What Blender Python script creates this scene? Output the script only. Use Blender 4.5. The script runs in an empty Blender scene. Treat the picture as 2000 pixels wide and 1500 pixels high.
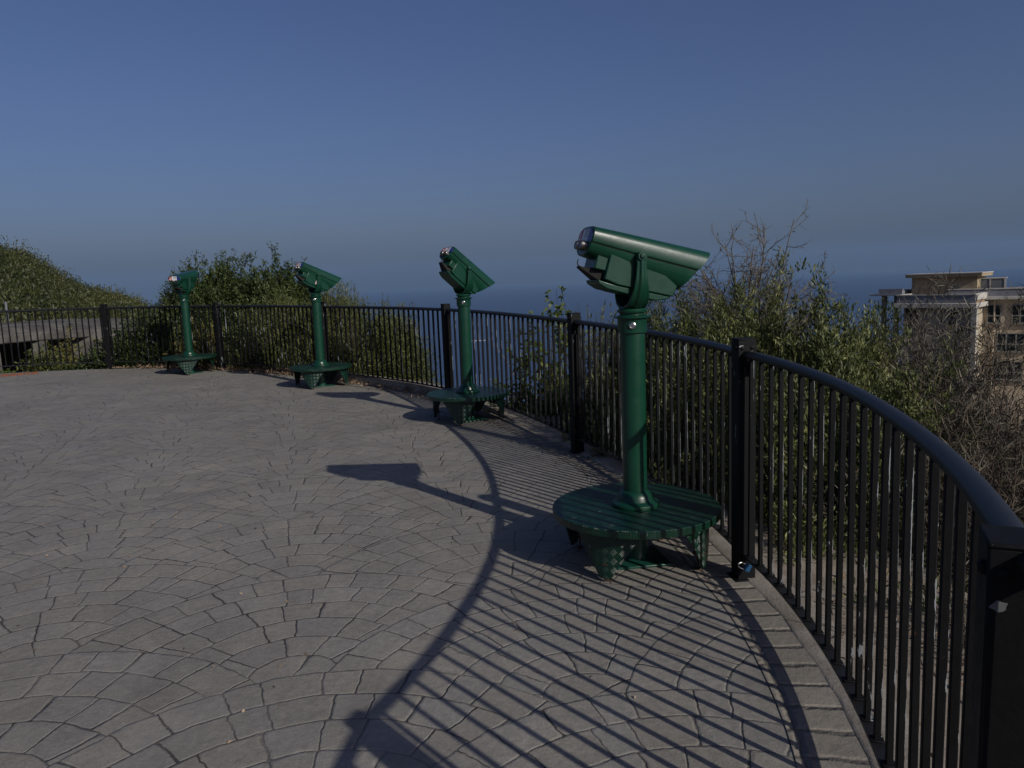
import bpy, bmesh, math, random
import numpy as np
from mathutils import Vector, Matrix, Euler

random.seed(7); rng = np.random.default_rng(7)
scene = bpy.context.scene
COL = scene.collection
rad = math.radians

# ------------------------------------------------------------------ camera
CAM_H = 1.6
PITCH = math.atan((750 - 546) / 1500.0)
ROLL = rad(2.25)
fwd = Vector((0, math.cos(PITCH), -math.sin(PITCH)))
r0 = Vector((1, 0, 0)); u0 = Vector((0, math.sin(PITCH), math.cos(PITCH)))
cr = r0 * math.cos(ROLL) - u0 * math.sin(ROLL)
cu = u0 * math.cos(ROLL) + r0 * math.sin(ROLL)
cam = bpy.data.cameras.new('camera')
cam.sensor_width = 36; cam.lens = 27.0
cam.clip_start = 0.05; cam.clip_end = 90000
camo = bpy.data.objects.new('camera', cam); COL.objects.link(camo)
M = Matrix((( cr.x, cu.x, -fwd.x, 0), (cr.y, cu.y, -fwd.y, 0), (cr.z, cu.z, -fwd.z, CAM_H), (0, 0, 0, 1)))
camo.matrix_world = M
scene.camera = camo

# ------------------------------------------------------------------ light
SUN_EL, SUN_AZ = rad(29.7), rad(-49.2)            # azimuth measured from +X
w = bpy.data.worlds.new('World'); scene.world = w; w.use_nodes = True
wn = w.node_tree; wn.nodes.clear()
sky = wn.nodes.new('ShaderNodeTexSky'); sky.sky_type = 'NISHITA'; sky.sun_disc = False
sky.sun_elevation = SUN_EL; sky.sun_rotation = rad(90) - SUN_AZ
sky.altitude = 300; sky.air_density = 1.0; sky.dust_density = 3.2; sky.ozone_density = 4.0
bg = wn.nodes.new('ShaderNodeBackground'); bg.inputs['Strength'].default_value = 0.067
wo = wn.nodes.new('ShaderNodeOutputWorld')
tn = wn.nodes.new('ShaderNodeVectorMath'); tn.operation = 'MULTIPLY'; tn.inputs[1].default_value = (.91, .90, 1.16)   # clear maritime blue
wn.links.new(sky.outputs[0], tn.inputs[0]); wn.links.new(tn.outputs[0], bg.inputs[0]); wn.links.new(bg.outputs[0], wo.inputs[0])
sl = bpy.data.lights.new('sun', 'SUN'); sl.energy = 4.6; sl.angle = rad(0.6); sl.color = (1.0, 0.95, 0.87)
so = bpy.data.objects.new('sun', sl); COL.objects.link(so)
sdir = Vector((math.cos(SUN_EL) * math.cos(SUN_AZ), math.cos(SUN_EL) * math.sin(SUN_AZ), math.sin(SUN_EL)))
so.rotation_euler = sdir.to_track_quat('Z', 'Y').to_euler(); so.location = sdir * 50
vs = scene.view_settings
vs.view_transform = 'Standard'; vs.look = 'None'; vs.gamma = 1; vs.exposure = -0.4

# ------------------------------------------------------------------ helpers
GX, GY, Z0 = -0.01156, 0.0061, 0.016
def gz(x, y): return Z0 + GX * x + GY * y          # the terrace drains very slightly

def ray(px, py):                                    # photo pixel -> direction in the world
    return fwd * 1500 + cr * (px - 1000) - cu * (py - 750)
def atd(px, py, d):                                 # point at distance d along the ground plan
    v = ray(px, py); h = math.hypot(v.x, v.y)
    return Vector((0, 0, CAM_H)) + v * (d / h)

def new_obj(name, me, parent=None, mat=None):
    o = bpy.data.objects.new(name, me); COL.objects.link(o)
    if parent: o.parent = parent
    if mat is not None:
        for m in (mat if isinstance(mat, (list, tuple)) else [mat]): me.materials.append(m)
    return o
def tag(o, label=None, cat=None, group=None, kind=None):
    if label: o['label'] = label
    if cat: o['category'] = cat
    if group: o['group'] = group
    if kind: o['kind'] = kind
    return o
def thing(name, label, cat, loc=(0, 0, 0), rz=0, group=None):
    o = bpy.data.objects.new(name, None); COL.objects.link(o); o.empty_display_size = .2
    o.location = loc; o.rotation_euler = (0, 0, rz)
    return tag(o, label, cat, group)

class MB:
    def __init__(s): s.v = []; s.f = []; s.m = []; s.sm = []
    def add(s, vs, fs, mi=0, smooth=False):
        n = len(s.v); s.v += [tuple(p) for p in vs]
        for f in fs: s.f.append([i + n for i in f]); s.m.append(mi); s.sm.append(smooth)
    def box(s, c, size, rot=None, mi=0, taper=1.0):
        x, y, z = [a / 2 for a in size]
        P = [Vector((sx * x * (taper if sz > 0 else 1), sy * y * (taper if sz > 0 else 1), sz * z)) for sz in (-1, 1) for sx, sy in ((-1, -1), (1, -1), (1, 1), (-1, 1))]
        if rot is not None: P = [rot @ p for p in P]
        c = Vector(c)
        s.add([p + c for p in P], [(3, 2, 1, 0), (4, 5, 6, 7), (0, 1, 5, 4), (1, 2, 6, 5), (2, 3, 7, 6), (3, 0, 4, 7)], mi)
    def loft(s, rings, closed=True, cap=True, mi=0, smooth=True):
        n = len(rings[0]); V = [p for r in rings for p in r]; F = []
        for i in range(len(rings) - 1):
            for j in range(n if closed else n - 1):
                k = (j + 1) % n
                F.append((i * n + j, i * n + k, (i + 1) * n + k, (i + 1) * n + j))
        b = len(s.v); s.add(V, F, mi, smooth)
        if cap:
            s.f.append([b + j for j in range(n)][::-1]); s.m.append(mi); s.sm.append(False)
            s.f.append([b + (len(rings) - 1) * n + j for j in range(n)]); s.m.append(mi); s.sm.append(False)
    def lathe(s, prof, n=32, mi=0, smooth=True, c=(0, 0, 0), cap=True):
        R = [[(c[0] + r * math.cos(2 * math.pi * j / n), c[1] + r * math.sin(2 * math.pi * j / n), c[2] + z) for j in range(n)] for r, z in prof]
        s.loft(R, True, cap, mi, smooth)
    def tube(s, pts, r, n=8, mi=0, smooth=True, flat=1.0):
        pts = [Vector(p) for p in pts]; rings = []
        for i, p in enumerate(pts):
            t = (pts[min(i + 1, len(pts) - 1)] - pts[max(i - 1, 0)]).normalized()
            a = Vector((0, 0, 1)) if abs(t.z) < .95 else Vector((1, 0, 0))
            e1 = t.cross(a).normalized(); e2 = e1.cross(t).normalized()
            rr = r[i] if isinstance(r, (list, tuple)) else r
            rings.append([p + e1 * math.cos(2 * math.pi * j / n) * rr + e2 * math.sin(2 * math.pi * j / n) * rr * flat for j in range(n)])
        s.loft(rings, True, True, mi, smooth)
    def sweep(s, pts, sec, mi=0, smooth=False, up=Vector((0, 0, 1))):   # sec in (side, up)
        pts = [Vector(p) for p in pts]; rings = []
        for i, p in enumerate(pts):
            t = (pts[min(i + 1, len(pts) - 1)] - pts[max(i - 1, 0)]).normalized()
            e1 = t.cross(up).normalized()
            rings.append([p + e1 * a + up * b for a, b in sec])
        s.loft(rings, True, True, mi, smooth)
    def mesh(s, name):
        me = bpy.data.meshes.new(name); me.from_pydata(s.v, [], s.f)
        me.polygons.foreach_set('material_index', s.m); me.polygons.foreach_set('use_smooth', s.sm)
        me.update()
        bm = bmesh.new(); bm.from_mesh(me); bmesh.ops.recalc_face_normals(bm, faces=bm.faces); bm.to_mesh(me); bm.free()
        me.set_sharp_from_angle(angle=rad(38))
        return me
    def build(s, name, mat, parent=None, bevel=0, seg=2):
        o = new_obj(name, s.mesh(name), parent, mat)
        if bevel:
            b = o.modifiers.new('bevel', 'BEVEL'); b.width = bevel; b.segments = seg; b.limit_method = 'ANGLE'; b.angle_limit = rad(35)
        return o

# ------------------------------------------------------------------ node helpers
class NT:
    def __init__(s, name):
        s.mat = bpy.data.materials.new(name); s.mat.use_nodes = True
        s.t = s.mat.node_tree; s.t.nodes.clear()
        s.out = s.t.nodes.new('ShaderNodeOutputMaterial')
        s.b = s.t.nodes.new('ShaderNodeBsdfPrincipled')
        s.t.links.new(s.b.outputs[0], s.out.inputs[0])
    def n(s, typ, **kw):
        nd = s.t.nodes.new(typ)
        for k, v in kw.items(): setattr(nd, k, v)
        return nd
    def put(s, sock, val):
        if isinstance(val, bpy.types.NodeSocket): s.t.links.new(val, sock)
        elif val is not None: sock.default_value = val
    def m(s, op, a, b=None, c=None, clamp=False):
        nd = s.n('ShaderNodeMath', operation=op, use_clamp=clamp)
        s.put(nd.inputs[0], a); s.put(nd.inputs[1], b)
        if c is not None: s.put(nd.inputs[2], c)
        return nd.outputs[0]
    def ss(s, x, a, b, lo=0.0, hi=1.0):
        nd = s.n('ShaderNodeMapRange', interpolation_type='SMOOTHSTEP')
        s.put(nd.inputs[0], x); s.put(nd.inputs[1], a); s.put(nd.inputs[2], b); s.put(nd.inputs[3], lo); s.put(nd.inputs[4], hi)
        return nd.outputs[0]
    def pos(s): return s.n('ShaderNodeNewGeometry').outputs['Position']
    def obj(s): return s.n('ShaderNodeTexCoord').outputs['Object']
    def sep(s, v):
        nd = s.n('ShaderNodeSeparateXYZ'); s.put(nd.inputs[0], v); return nd.outputs
    def comb(s, x, y, z=0.0):
        nd = s.n('ShaderNodeCombineXYZ'); s.put(nd.inputs[0], x); s.put(nd.inputs[1], y); s.put(nd.inputs[2], z); return nd.outputs[0]
    def vmul(s, v, t):
        nd = s.n('ShaderNodeVectorMath', operation='MULTIPLY'); s.put(nd.inputs[0], v); nd.inputs[1].default_value = t; return nd.outputs[0]
    def noise(s, v, scale, det=3, rough=.55, dist=0, col=False):
        nd = s.n('ShaderNodeTexNoise'); s.put(nd.inputs['Vector'], v); nd.inputs['Scale'].default_value = scale
        nd.inputs['Detail'].default_value = det; nd.inputs['Roughness'].default_value = rough; nd.inputs['Distortion'].default_value = dist
        return nd.outputs[1 if col else 0]
    def white(s, v, col=False):
        nd = s.n('ShaderNodeTexWhiteNoise', noise_dimensions='3D'); s.put(nd.inputs[0], v); return nd.outputs[1 if col else 0]
    def mix(s, f, a, b, typ='MIX'):
        nd = s.n('ShaderNodeMix', data_type='RGBA', blend_type=typ)
        s.put(nd.inputs[0], f); s.put(nd.inputs[6], a if not isinstance(a, tuple) else (*a, 1) if len(a) == 3 else a)
        s.put(nd.inputs[7], b if not isinstance(b, tuple) else (*b, 1) if len(b) == 3 else b)
        return nd.outputs[2]
    def mul(s, col, f):
        nd = s.n('ShaderNodeVectorMath', operation='SCALE'); s.put(nd.inputs[0], col if not isinstance(col, tuple) else None)
        if isinstance(col, tuple): nd.inputs[0].default_value = col
        s.put(nd.inputs[3], f); return nd.outputs[0]
    def bump(s, h, strength=.5, dist=.01, normal=None):
        nd = s.n('ShaderNodeBump'); nd.inputs['Strength'].default_value = strength; nd.inputs['Distance'].default_value = dist
        s.put(nd.inputs['Height'], h)
        if normal is not None: s.put(nd.inputs['Normal'], normal)
        return nd.outputs[0]
    def set(s, col=None, rough=None, normal=None, metal=None, spec=None, **kw):
        if col is not None: s.put(s.b.inputs['Base Color'], (*col, 1) if isinstance(col, tuple) and len(col) == 3 else col)
        if rough is not None: s.put(s.b.inputs['Roughness'], rough)
        if normal is not None: s.put(s.b.inputs['Normal'], normal)
        if metal is not None: s.put(s.b.inputs['Metallic'], metal)
        if spec is not None: s.put(s.b.inputs['Specular IOR Level'], spec)
        return s.mat

def simple(name, col, rough=.6, var=.15, scale=8, metal=0.0, spec=.5, bump=0.0):
    N = NT(name); o = N.obj()
    f = N.noise(o, scale, 4)
    c = N.mul(col, N.m('MULTIPLY_ADD', f, 2 * var, 1 - var))
    nrm = N.bump(N.noise(o, scale * 6, 3), .4, bump) if bump else None
    return N.set(c, rough, nrm, metal, spec)

# ------------------------------------------------------------------ materials
def mat_paving():
    N = NT('stamped_concrete'); p = N.pos()
    wob = N.noise(p, 5.5, 2, .5, 0, True); wob2 = N.noise(p, 28, 3, .6, 0, True)
    def add(v, c, k):
        nd = N.n('ShaderNodeVectorMath', operation='SUBTRACT'); N.put(nd.inputs[0], c); nd.inputs[1].default_value = (.5, .5, .5)
        n2 = N.n('ShaderNodeVectorMath', operation='SCALE'); N.put(n2.inputs[0], nd.outputs[0]); n2.inputs[3].default_value = k
        n3 = N.n('ShaderNodeVectorMath', operation='ADD'); N.put(n3.inputs[0], v); N.put(n3.inputs[1], n2.outputs[0]); return n3.outputs[0]
    q = add(add(p, wob, .040), wob2, .013)
    x, y, z = N.sep(q)
    R = 1.08
    pe = N.m('MULTIPLY_ADD', x, .961 / R, N.m('MULTIPLY_ADD', y, .277 / R, .087 / R))
    ax = N.m('MULTIPLY_ADD', x, -.277 / R, N.m('MULTIPLY_ADD', y, .961 / R, -1.99 / R))
    def fan(shiftx, shifty):
        X = N.m('ADD', pe, shiftx)
        k = N.m('ROUND', N.m('MULTIPLY', X, .5))
        xe = N.m('SUBTRACT', X, N.m('MULTIPLY', k, 2.0))
        h = N.m('SQRT', N.m('MAXIMUM', N.m('SUBTRACT', 1.0, N.m('MULTIPLY', xe, xe)), 0.0))
        Y = N.m('ADD', ax, shifty)
        j = N.m('CEIL', N.m('SUBTRACT', Y, h))
        ye = N.m('SUBTRACT', Y, j)
        bad = N.m('LESS_THAN', ye, N.m('MULTIPLY', h, -1.0))
        score = N.m('ADD', N.m('SUBTRACT', j, shifty), N.m('MULTIPLY', bad, 50.0))
        return xe, ye, score, N.m('MULTIPLY_ADD', k, 7.31, N.m('MULTIPLY_ADD', j, 1.77, shiftx * 3.3))
    a = fan(0.0, 0.0); b = fan(1.0, 0.5)
    sel = N.m('LESS_THAN', b[2], a[2])
    def pick(i):
        nd = N.n('ShaderNodeMix', data_type='FLOAT'); N.put(nd.inputs[0], sel); N.put(nd.inputs[2], a[i]); N.put(nd.inputs[3], b[i]); return nd.outputs[0]
    X, Y, fid = pick(0), pick(1), pick(3)
    r = N.m('SQRT', N.m('ADD', N.m('MULTIPLY', X, X), N.m('MULTIPLY', Y, Y)))
    rs = N.m('MULTIPLY', r, 6.0); ring = N.m('FLOOR', rs); rf = N.m('FRACT', rs)
    ang = N.m('ARCTAN2', X, Y)
    cnt = N.m('ROUND', N.m('MULTIPLY', N.m('ADD', ring, .55), 6.3))
    off = N.white(N.comb(ring, fid, 3.0))
    t = N.m('ADD', N.m('MULTIPLY', N.m('DIVIDE', ang, 2 * math.pi), cnt), off)
    # uneven stone lengths
    t = N.m('ADD', t, N.m('MULTIPLY', N.m('SINE', N.m('MULTIPLY_ADD', t, 2.6, N.m('MULTIPLY', off, 40.0))), .16))
    tid = N.m('FLOOR', t); tf = N.m('FRACT', t)
    dr = N.m('MULTIPLY', N.m('MINIMUM', rf, N.m('SUBTRACT', 1.0, rf)), .18)
    dt = N.m('MULTIPLY', N.m('MINIMUM', tf, N.m('SUBTRACT', 1.0, tf)), .20)
    # smooth minimum rounds the stone corners
    d = N.m('SMOOTH_MIN', dr, dt, .022)
    rnd = N.white(N.comb(ring, tid, fid), True); r1, r2, r3 = N.sep(rnd)
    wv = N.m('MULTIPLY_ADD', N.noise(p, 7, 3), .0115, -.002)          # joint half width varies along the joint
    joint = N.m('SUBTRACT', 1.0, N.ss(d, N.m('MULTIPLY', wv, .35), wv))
    kind = N.ss(N.m('SUBTRACT', dr, dt), -.004, .004, .70, 1.0)                  # radial joints set deeper and darker, their groove shadow put in the colour
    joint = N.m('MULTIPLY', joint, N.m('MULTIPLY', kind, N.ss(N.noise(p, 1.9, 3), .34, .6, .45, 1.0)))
    pillow = N.ss(d, 0.0, .011)
    ns = N.noise(p, 30, 5, .65); nl = N.noise(p, .55, 4, .6, .4); nm = N.noise(p, 3.2, 5, .62, .3); nf = N.noise(p, 150, 3, .6)
    sc = N.noise(N.vmul(p, (1.0, 1.0, 1.0)), 11, 6, .7, 1.2)
    tone = N.m('ADD', N.m('MULTIPLY_ADD', r1, .13, .935), N.m('MULTIPLY_ADD', nl, .55, -.27))
    tone = N.m('MULTIPLY', tone, N.m('MULTIPLY_ADD', nm, .42, .80))
    tone = N.m('MULTIPLY', tone, N.m('MULTIPLY_ADD', ns, .7, .65))
    tone = N.m('MULTIPLY', tone, N.m('MULTIPLY_ADD', nf, .75, .63))
    col = N.mix(r2, (.189, .175, .150), (.183, .175, .157))
    col = N.mix(N.ss(nm, .5, .72, 0, .5), col, (.212, .189, .154))
    col = N.mul(col, tone)
    worn = N.m('MULTIPLY', N.ss(sc, .56, .72), N.ss(nl, .5, .68))
    col = N.mix(N.m('MULTIPLY', worn, .38), col, (.29, .268, .238))
    blot = N.ss(N.noise(p, 1.15, 5, .7, .8), .56, .70, 0, .30)
    col = N.mix(blot, col, (.095, .086, .076))
    # small dark spots of gum and drips
    vo = N.n('ShaderNodeTexVoronoi', feature='F1'); N.put(vo.inputs['Vector'], q); vo.inputs['Scale'].default_value = 1.7
    spot = N.m('MULTIPLY', N.m('SUBTRACT', 1.0, N.ss(N.m('ADD', vo.outputs['Distance'], N.m('MULTIPLY', ns, .05)), .05, .062)), N.m('LESS_THAN', N.sep(vo.outputs['Color'])[0], .5))
    col = N.mix(N.m('MULTIPLY', spot, .7), col, (.035, .033, .033))
    jc = N.mix(N.ss(N.noise(p, 2.3, 3), .52, .68), (.03, .026, .023), (.17, .155, .14))  # joint colour: dirt, with the grooves' self-shadow painted in
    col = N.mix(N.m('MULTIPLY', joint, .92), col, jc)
    hgt = N.m('ADD', N.m('MULTIPLY', N.m('SUBTRACT', pillow, 1.0), N.m('MULTIPLY', kind, .75)), N.m('MULTIPLY', N.m('SUBTRACT', 1.0, joint), .9))
    hgt = N.m('ADD', hgt, N.m('MULTIPLY', ns, .6)); hgt = N.m('ADD', hgt, N.m('MULTIPLY', nm, .7))
    hgt = N.m('ADD', hgt, N.m('MULTIPLY', r3, .16)); hgt = N.m('ADD', hgt, N.m('MULTIPLY', nf, .22)); hgt = N.m('ADD', hgt, N.m('MULTIPLY', sc, .5))
    return N.set(col, N.m('MULTIPLY_ADD', ns, .2, .55), N.bump(hgt, 1.0, .0042), 0, .3)

def mat_border():
    N = NT('border_bricks'); p = N.pos()
    uv = N.n('ShaderNodeUVMap').outputs[0]
    wv = N.noise(p, 14, 3, .6)
    u, v, _ = N.sep(uv)
    t = N.m('ADD', N.m('DIVIDE', u, .155), N.m('MULTIPLY', wv, .22)); tid = N.m('FLOOR', t); tf = N.m('FRACT', t)
    dt = N.m('MULTIPLY', N.m('MINIMUM', tf, N.m('SUBTRACT', 1.0, tf)), .155)
    v2 = N.m('ADD', v, N.m('MULTIPLY', wv, .03)); dv = N.m('ABSOLUTE', N.m('SUBTRACT', v2, .222))
    d = N.m('SMOOTH_MIN', dt, dv, .02)
    joint = N.m('SUBTRACT', 1.0, N.ss(d, .002, N.m('MULTIPLY_ADD', N.noise(p, 8, 2), .012, .001)))
    ns = N.noise(p, 34, 5, .65); nm = N.noise(p, 3, 4); nf = N.noise(p, 150, 3)
    r1 = N.white(N.comb(tid, 2.0, 1.0))
    tone = N.m('MULTIPLY', N.m('MULTIPLY_ADD', r1, .22, .88), N.m('MULTIPLY', N.m('MULTIPLY_ADD', ns, .6, .7), N.m('MULTIPLY_ADD', nm, .5, .74)))
    col = N.mul((.178, .161, .136), tone)
    col = N.mix(N.m('MULTIPLY', joint, .65), col, (.06, .05, .043))
    h = N.m('ADD', N.m('MULTIPLY', N.ss(d, 0, .022), 1.2), N.m('MULTIPLY', ns, .6)); h = N.m('ADD', h, N.m('MULTIPLY', nm, .8))
    h = N.m('ADD', h, N.m('MULTIPLY', nf, .15))
    return N.set(col, .7, N.bump(h, 1.0, .008), 0, .3)

def mat_rough(name, c1, c2, scale=6, bd=.01, rough=.85, fine=60):
    N = NT(name); p = N.pos()
    a = N.noise(p, scale, 5, .62, .3); b = N.noise(p, fine, 4, .65)
    col = N.mix(N.ss(a, .32, .68), c1, c2); col = N.mul(col, N.m('MULTIPLY_ADD', b, .8, .6))
    return N.set(col, rough, N.bump(N.m('ADD', N.m('MULTIPLY', a, .8), N.m('MULTIPLY', b, .5)), .9, bd), 0, .25)

def mat_green(tread=False):
    N = NT('green_tread_plate' if tread else 'green_gloss_paint'); o = N.obj()
    k_ = .62 if tread else 1.0
    base = N.mix(N.ss(N.noise(o, 4, 4), .35, .7), (.0028 * k_, .034 * k_, .0180 * k_), (.0042 * k_, .042 * k_, .0235 * k_))
    n2 = N.noise(o, 90, 4, .6)
    chips = N.m('MULTIPLY', N.ss(N.noise(o, 26, 5, .7), .70 if tread else .745, .715 if tread else .76), 1.0)
    h = N.m('MULTIPLY', N.noise(o, 45, 4), .25)
    rough = N.m('MULTIPLY_ADD', N.noise(o, 12, 4), .26, .22)
    if tread:
        u = N.n('ShaderNodeUVMap').outputs[0]; ux, uy, _ = N.sep(u)
        c = .034
        rx = N.m('DIVIDE', N.m('ADD', ux, uy), c * 1.414); ry = N.m('DIVIDE', N.m('SUBTRACT', ux, uy), c * 1.414)
        par = N.m('FLOORED_MODULO', N.m('ADD', N.m('FLOOR', rx), N.m('FLOOR', ry)), 2.0)
        fx = N.m('SUBTRACT', N.m('FRACT', rx), .5); fy = N.m('SUBTRACT', N.m('FRACT', ry), .5)
        def bars(al, ac):
            s_ = N.m('ABSOLUTE', N.m('SUBTRACT', N.m('FRACT', N.m('MULTIPLY', N.m('ADD', ac, .5), 4.0)), .5))
            w_ = N.m('SUBTRACT', 1.0, N.ss(s_, .10, .32)); e_ = N.m('SUBTRACT', 1.0, N.ss(N.m('ABSOLUTE', al), .34, .46))
            return N.m('MULTIPLY', w_, e_)
        A = bars(fx, fy); B = bars(fy, fx)
        nd = N.n('ShaderNodeMix', data_type='FLOAT'); N.put(nd.inputs[0], par); N.put(nd.inputs[2], A); N.put(nd.inputs[3], B)
        bar = nd.outputs[0]
        h = N.m('ADD', h, N.m('MULTIPLY', bar, .8))
        worn = N.m('MULTIPLY', bar, N.ss(N.noise(o, 14, 5, .7), .60, .70))
        chips = N.m('MAXIMUM', chips, N.m('MULTIPLY', worn, .45))
    dust = N.ss(N.noise(o, 7, 6, .7, .5), .5, .75, 0, .12 if tread else .035)
    col = N.mix(dust, base, (.13, .15, .14)); col = N.mix(N.m('MULTIPLY', chips, .75), col, (.32, .36, .34))
    return N.set(col, rough, N.bump(h, .8, .0022), 0, .55 if tread else .42)

def mat_black(bar=False):
    N = NT('chipped_black_bar_paint' if bar else 'chipped_black_paint'); p = N.pos()
    a = N.noise(N.vmul(p, (1, 1, .2)), 34, 5, .68); b = N.noise(p, 2.1, 2)
    nx = N.sep(N.n('ShaderNodeNewGeometry').outputs['Normal'])
    thr = N.m('SUBTRACT', .70, N.m('MULTIPLY', N.ss(b, .45, .7), .075))
    thr = N.m('SUBTRACT', thr, N.m('MULTIPLY', N.ss(nx[0], .2, .8), .075))
    if bar:
        ob = N.sep(N.obj())
        thr = N.m('SUBTRACT', thr, N.m('MULTIPLY', N.ss(ob[1], .003, .0085), N.m('MULTIPLY', N.ss(N.noise(p, 3.1, 2), .44, .64), .17)))
    chip = N.ss(N.m('SUBTRACT', a, thr), 0.0, .012)
    c = N.mix(N.noise(p, 20, 4), (.0035, .0035, .0040), (.007, .007, .0078))
    c = N.mix(N.m('MULTIPLY', chip, .9), c, (.20, .215, .225))
    rust = N.ss(N.noise(p, 17, 5, .65), .70, .76)
    c = N.mix(N.m('MULTIPLY', rust, .5), c, (.05, .022, .012))
    return N.set(c, N.m('MULTIPLY_ADD', N.noise(p, 40, 3), .25, .5), N.bump(N.m('SUBTRACT', N.noise(p, 60, 4), N.m('MULTIPLY', chip, .5)), .5, .002), 0, .16)

def mat_leaf(name, c1, c2, c3, trans=.35, rough=.5):
    N = NT(name)
    at = N.n('ShaderNodeAttribute', attribute_name='tint'); t = at.outputs['Fac']
    col = N.mix(N.ss(t, 0.0, .55), c1, c2); col = N.mix(N.ss(t, .55, 1.0), col, c3)
    N.set(col, rough, None, 0, .4)
    tr = N.n('ShaderNodeBsdfTranslucent'); N.t.links.new(N.mul(col, 1.15), tr.inputs[0])
    mx = N.n('ShaderNodeMixShader'); mx.inputs[0].default_value = trans
    N.t.links.new(N.b.outputs[0], mx.inputs[1]); N.t.links.new(tr.outputs[0], mx.inputs[2]); N.t.links.new(mx.outputs[0], N.out.inputs[0])
    return N.mat

def mat_sea():
    N = NT('sea_water'); p = N.pos()
    a = N.noise(N.vmul(p, (.004, .012, 1)), 1.0, 4, .6); b = N.noise(N.vmul(p, (.06, .1, 1)), 1.0, 5, .7)
    col = N.mix(a, (.026, .053, .112), (.034, .066, .132))
    return N.set(col, .5, N.bump(b, .35, 1.5), 0, .35)

MAT = dict(
    paving=mat_paving(), border=mat_border(),
    concrete=mat_rough('pale_concrete', (.20, .172, .135), (.28, .25, .21), 5, .006),
    apron=mat_rough('dusty_concrete', (.17, .142, .11), (.25, .212, .168), 3.5, .008),
    soil=mat_rough('dry_soil', (.075, .055, .035), (.14, .105, .07), 3, .03),
    scrubsoil=mat_rough('scrub_soil', (.03, .032, .018), (.06, .055, .03), .6, .05),
    green=mat_green(), tread=mat_green(True), black=mat_black(), bar=mat_black(True),
    chrome=simple('worn_chrome', (.62, .6, .56), .25, .2, 30, 1.0),
    eyemetal=simple('tarnished_eyepiece_metal', (.22, .21, .19), .4, .3, 40, 1.0),
    rusty=simple('rusty_steel', (.07, .04, .028), .8, .4, 40, .3, .4, .002),
    darkgreen=simple('shaded_green_paint', (.007, .05, .034), .4, .2, 12),
    glass=simple('dark_lens_glass', (.004, .005, .006), .08, .1, 5),
    dred=simple('decal_red', (.38, .03, .035), .4, .15, 30), dwhite=simple('decal_white', (.55, .55, .55), .4, .15, 30),
    dblue=simple('decal_blue', (.012, .022, .16), .35, .15, 30), dgrey=simple('decal_print', (.12, .12, .14), .5, .2, 30),
    sticker=simple('paper_sticker', (.55, .42, .40), .6, .3, 30),
    sea=mat_sea(),
    foam=simple('sea_foam', (.6, .64, .68), .7, .2, .05),
    leaf_dark=mat_leaf('dark_evergreen_leaf', (.016, .029, .007), (.042, .064, .014), (.095, .12, .032), .25),
    leaf_olive=mat_leaf('olive_leaf', (.030, .042, .011), (.104, .121, .034), (.31, .32, .125), .3),
    leaf_bright=mat_leaf('young_green_leaf', (.05, .085, .015), (.11, .15, .03), (.19, .21, .06), .45),
    leaf_upright=mat_leaf('upright_shrub_leaf', (.038, .050, .011), (.090, .105, .026), (.18, .19, .06), .25),
    leaf_hill=mat_leaf('hillside_leaf', (.024, .034, .010), (.058, .066, .018), (.105, .10, .036), .25),
    leaf_yellow=mat_leaf('yellow_green_leaf', (.09, .09, .02), (.16, .15, .04), (.24, .21, .08), .4),
    leaf_dry=mat_leaf('dead_leaf', (.10, .06, .035), (.2, .135, .085), (.34, .25, .17), .1, .8),
    leaf_grey=mat_leaf('dry_grey_leaf', (.055, .048, .034), (.11, .095, .07), (.20, .18, .14), .15, .8),
    leaf_brown=mat_leaf('dry_brown_twig_leaf', (.045, .034, .022), (.085, .066, .045), (.15, .13, .10), .1, .8),
    bark=simple('grey_brown_bark', (.09, .072, .055), .9, .35, 20, 0, .2, .004),
    twig=simple('dry_grey_twig', (.14, .122, .098), .9, .4, 14, 0, .2),
    twigdark=simple('dry_brown_twig', (.07, .048, .038), .9, .4, 14, 0, .2),
    stone=mat_rough('weathered_bunker_concrete', (.05, .047, .042), (.13, .122, .108), 1.3, .05, .9, 9),
    brick=mat_rough('orange_brick', (.17, .05, .026), (.13, .07, .045), 5, .01),
    wall_olive=mat_rough('olive_render', (.28, .225, .14), (.34, .28, .185), .5, .01, .9, 4),
    wall_block=mat_rough('grey_beige_render', (.34, .285, .20), (.40, .34, .25), .5, .01, .9, 4),
    wall_cream=mat_rough('cream_render', (.44, .35, .245), (.50, .41, .295), .4, .01, .9, 4),
    trim=mat_rough('pale_trim', (.36, .34, .30), (.44, .42, .38), .6, .01, .8, 5),
    parapet=mat_rough('blue_grey_parapet', (.16, .165, .18), (.20, .205, .22), .8, .01, .8, 5),
    rooffelt=mat_rough('brown_roof_gravel', (.19, .12, .07), (.28, .19, .12), 1.2, .03, .9, 8),
    winglass=simple('window_glass', (.012, .02, .024), .1, .2, 1),
    winframe=simple('window_frame', (.20, .19, .17), .5, .1, 2),
    metalgrey=simple('grey_metal', (.16, .17, .18), .45, .15, 3, .4),
    padblue=simple('blue_padlock_body', (.006, .055, .13), .4, .2, 60),
    mountain=simple('distant_slope', (.05, .06, .07), 1.0, .2, .001),
    primer_shaded=simple('shaded_primer', (.13, .135, .135), .7, .3, 60, 0, .2),  # darkened to hold the shade on the near corner post's face
    primer_light=simple('weathered_primer', (.30, .30, .29), .7, .3, 60, 0, .2),
    rail=simple('sky_sheen_black_rail', (.011, .0112, .0125), .45, .4, 30, 0, .45, .001),  # base lifted to grey to hold the sky reflection on the rails
    dark=simple('black_void', (.01, .009, .008), .9, .1, 5),
)

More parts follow.
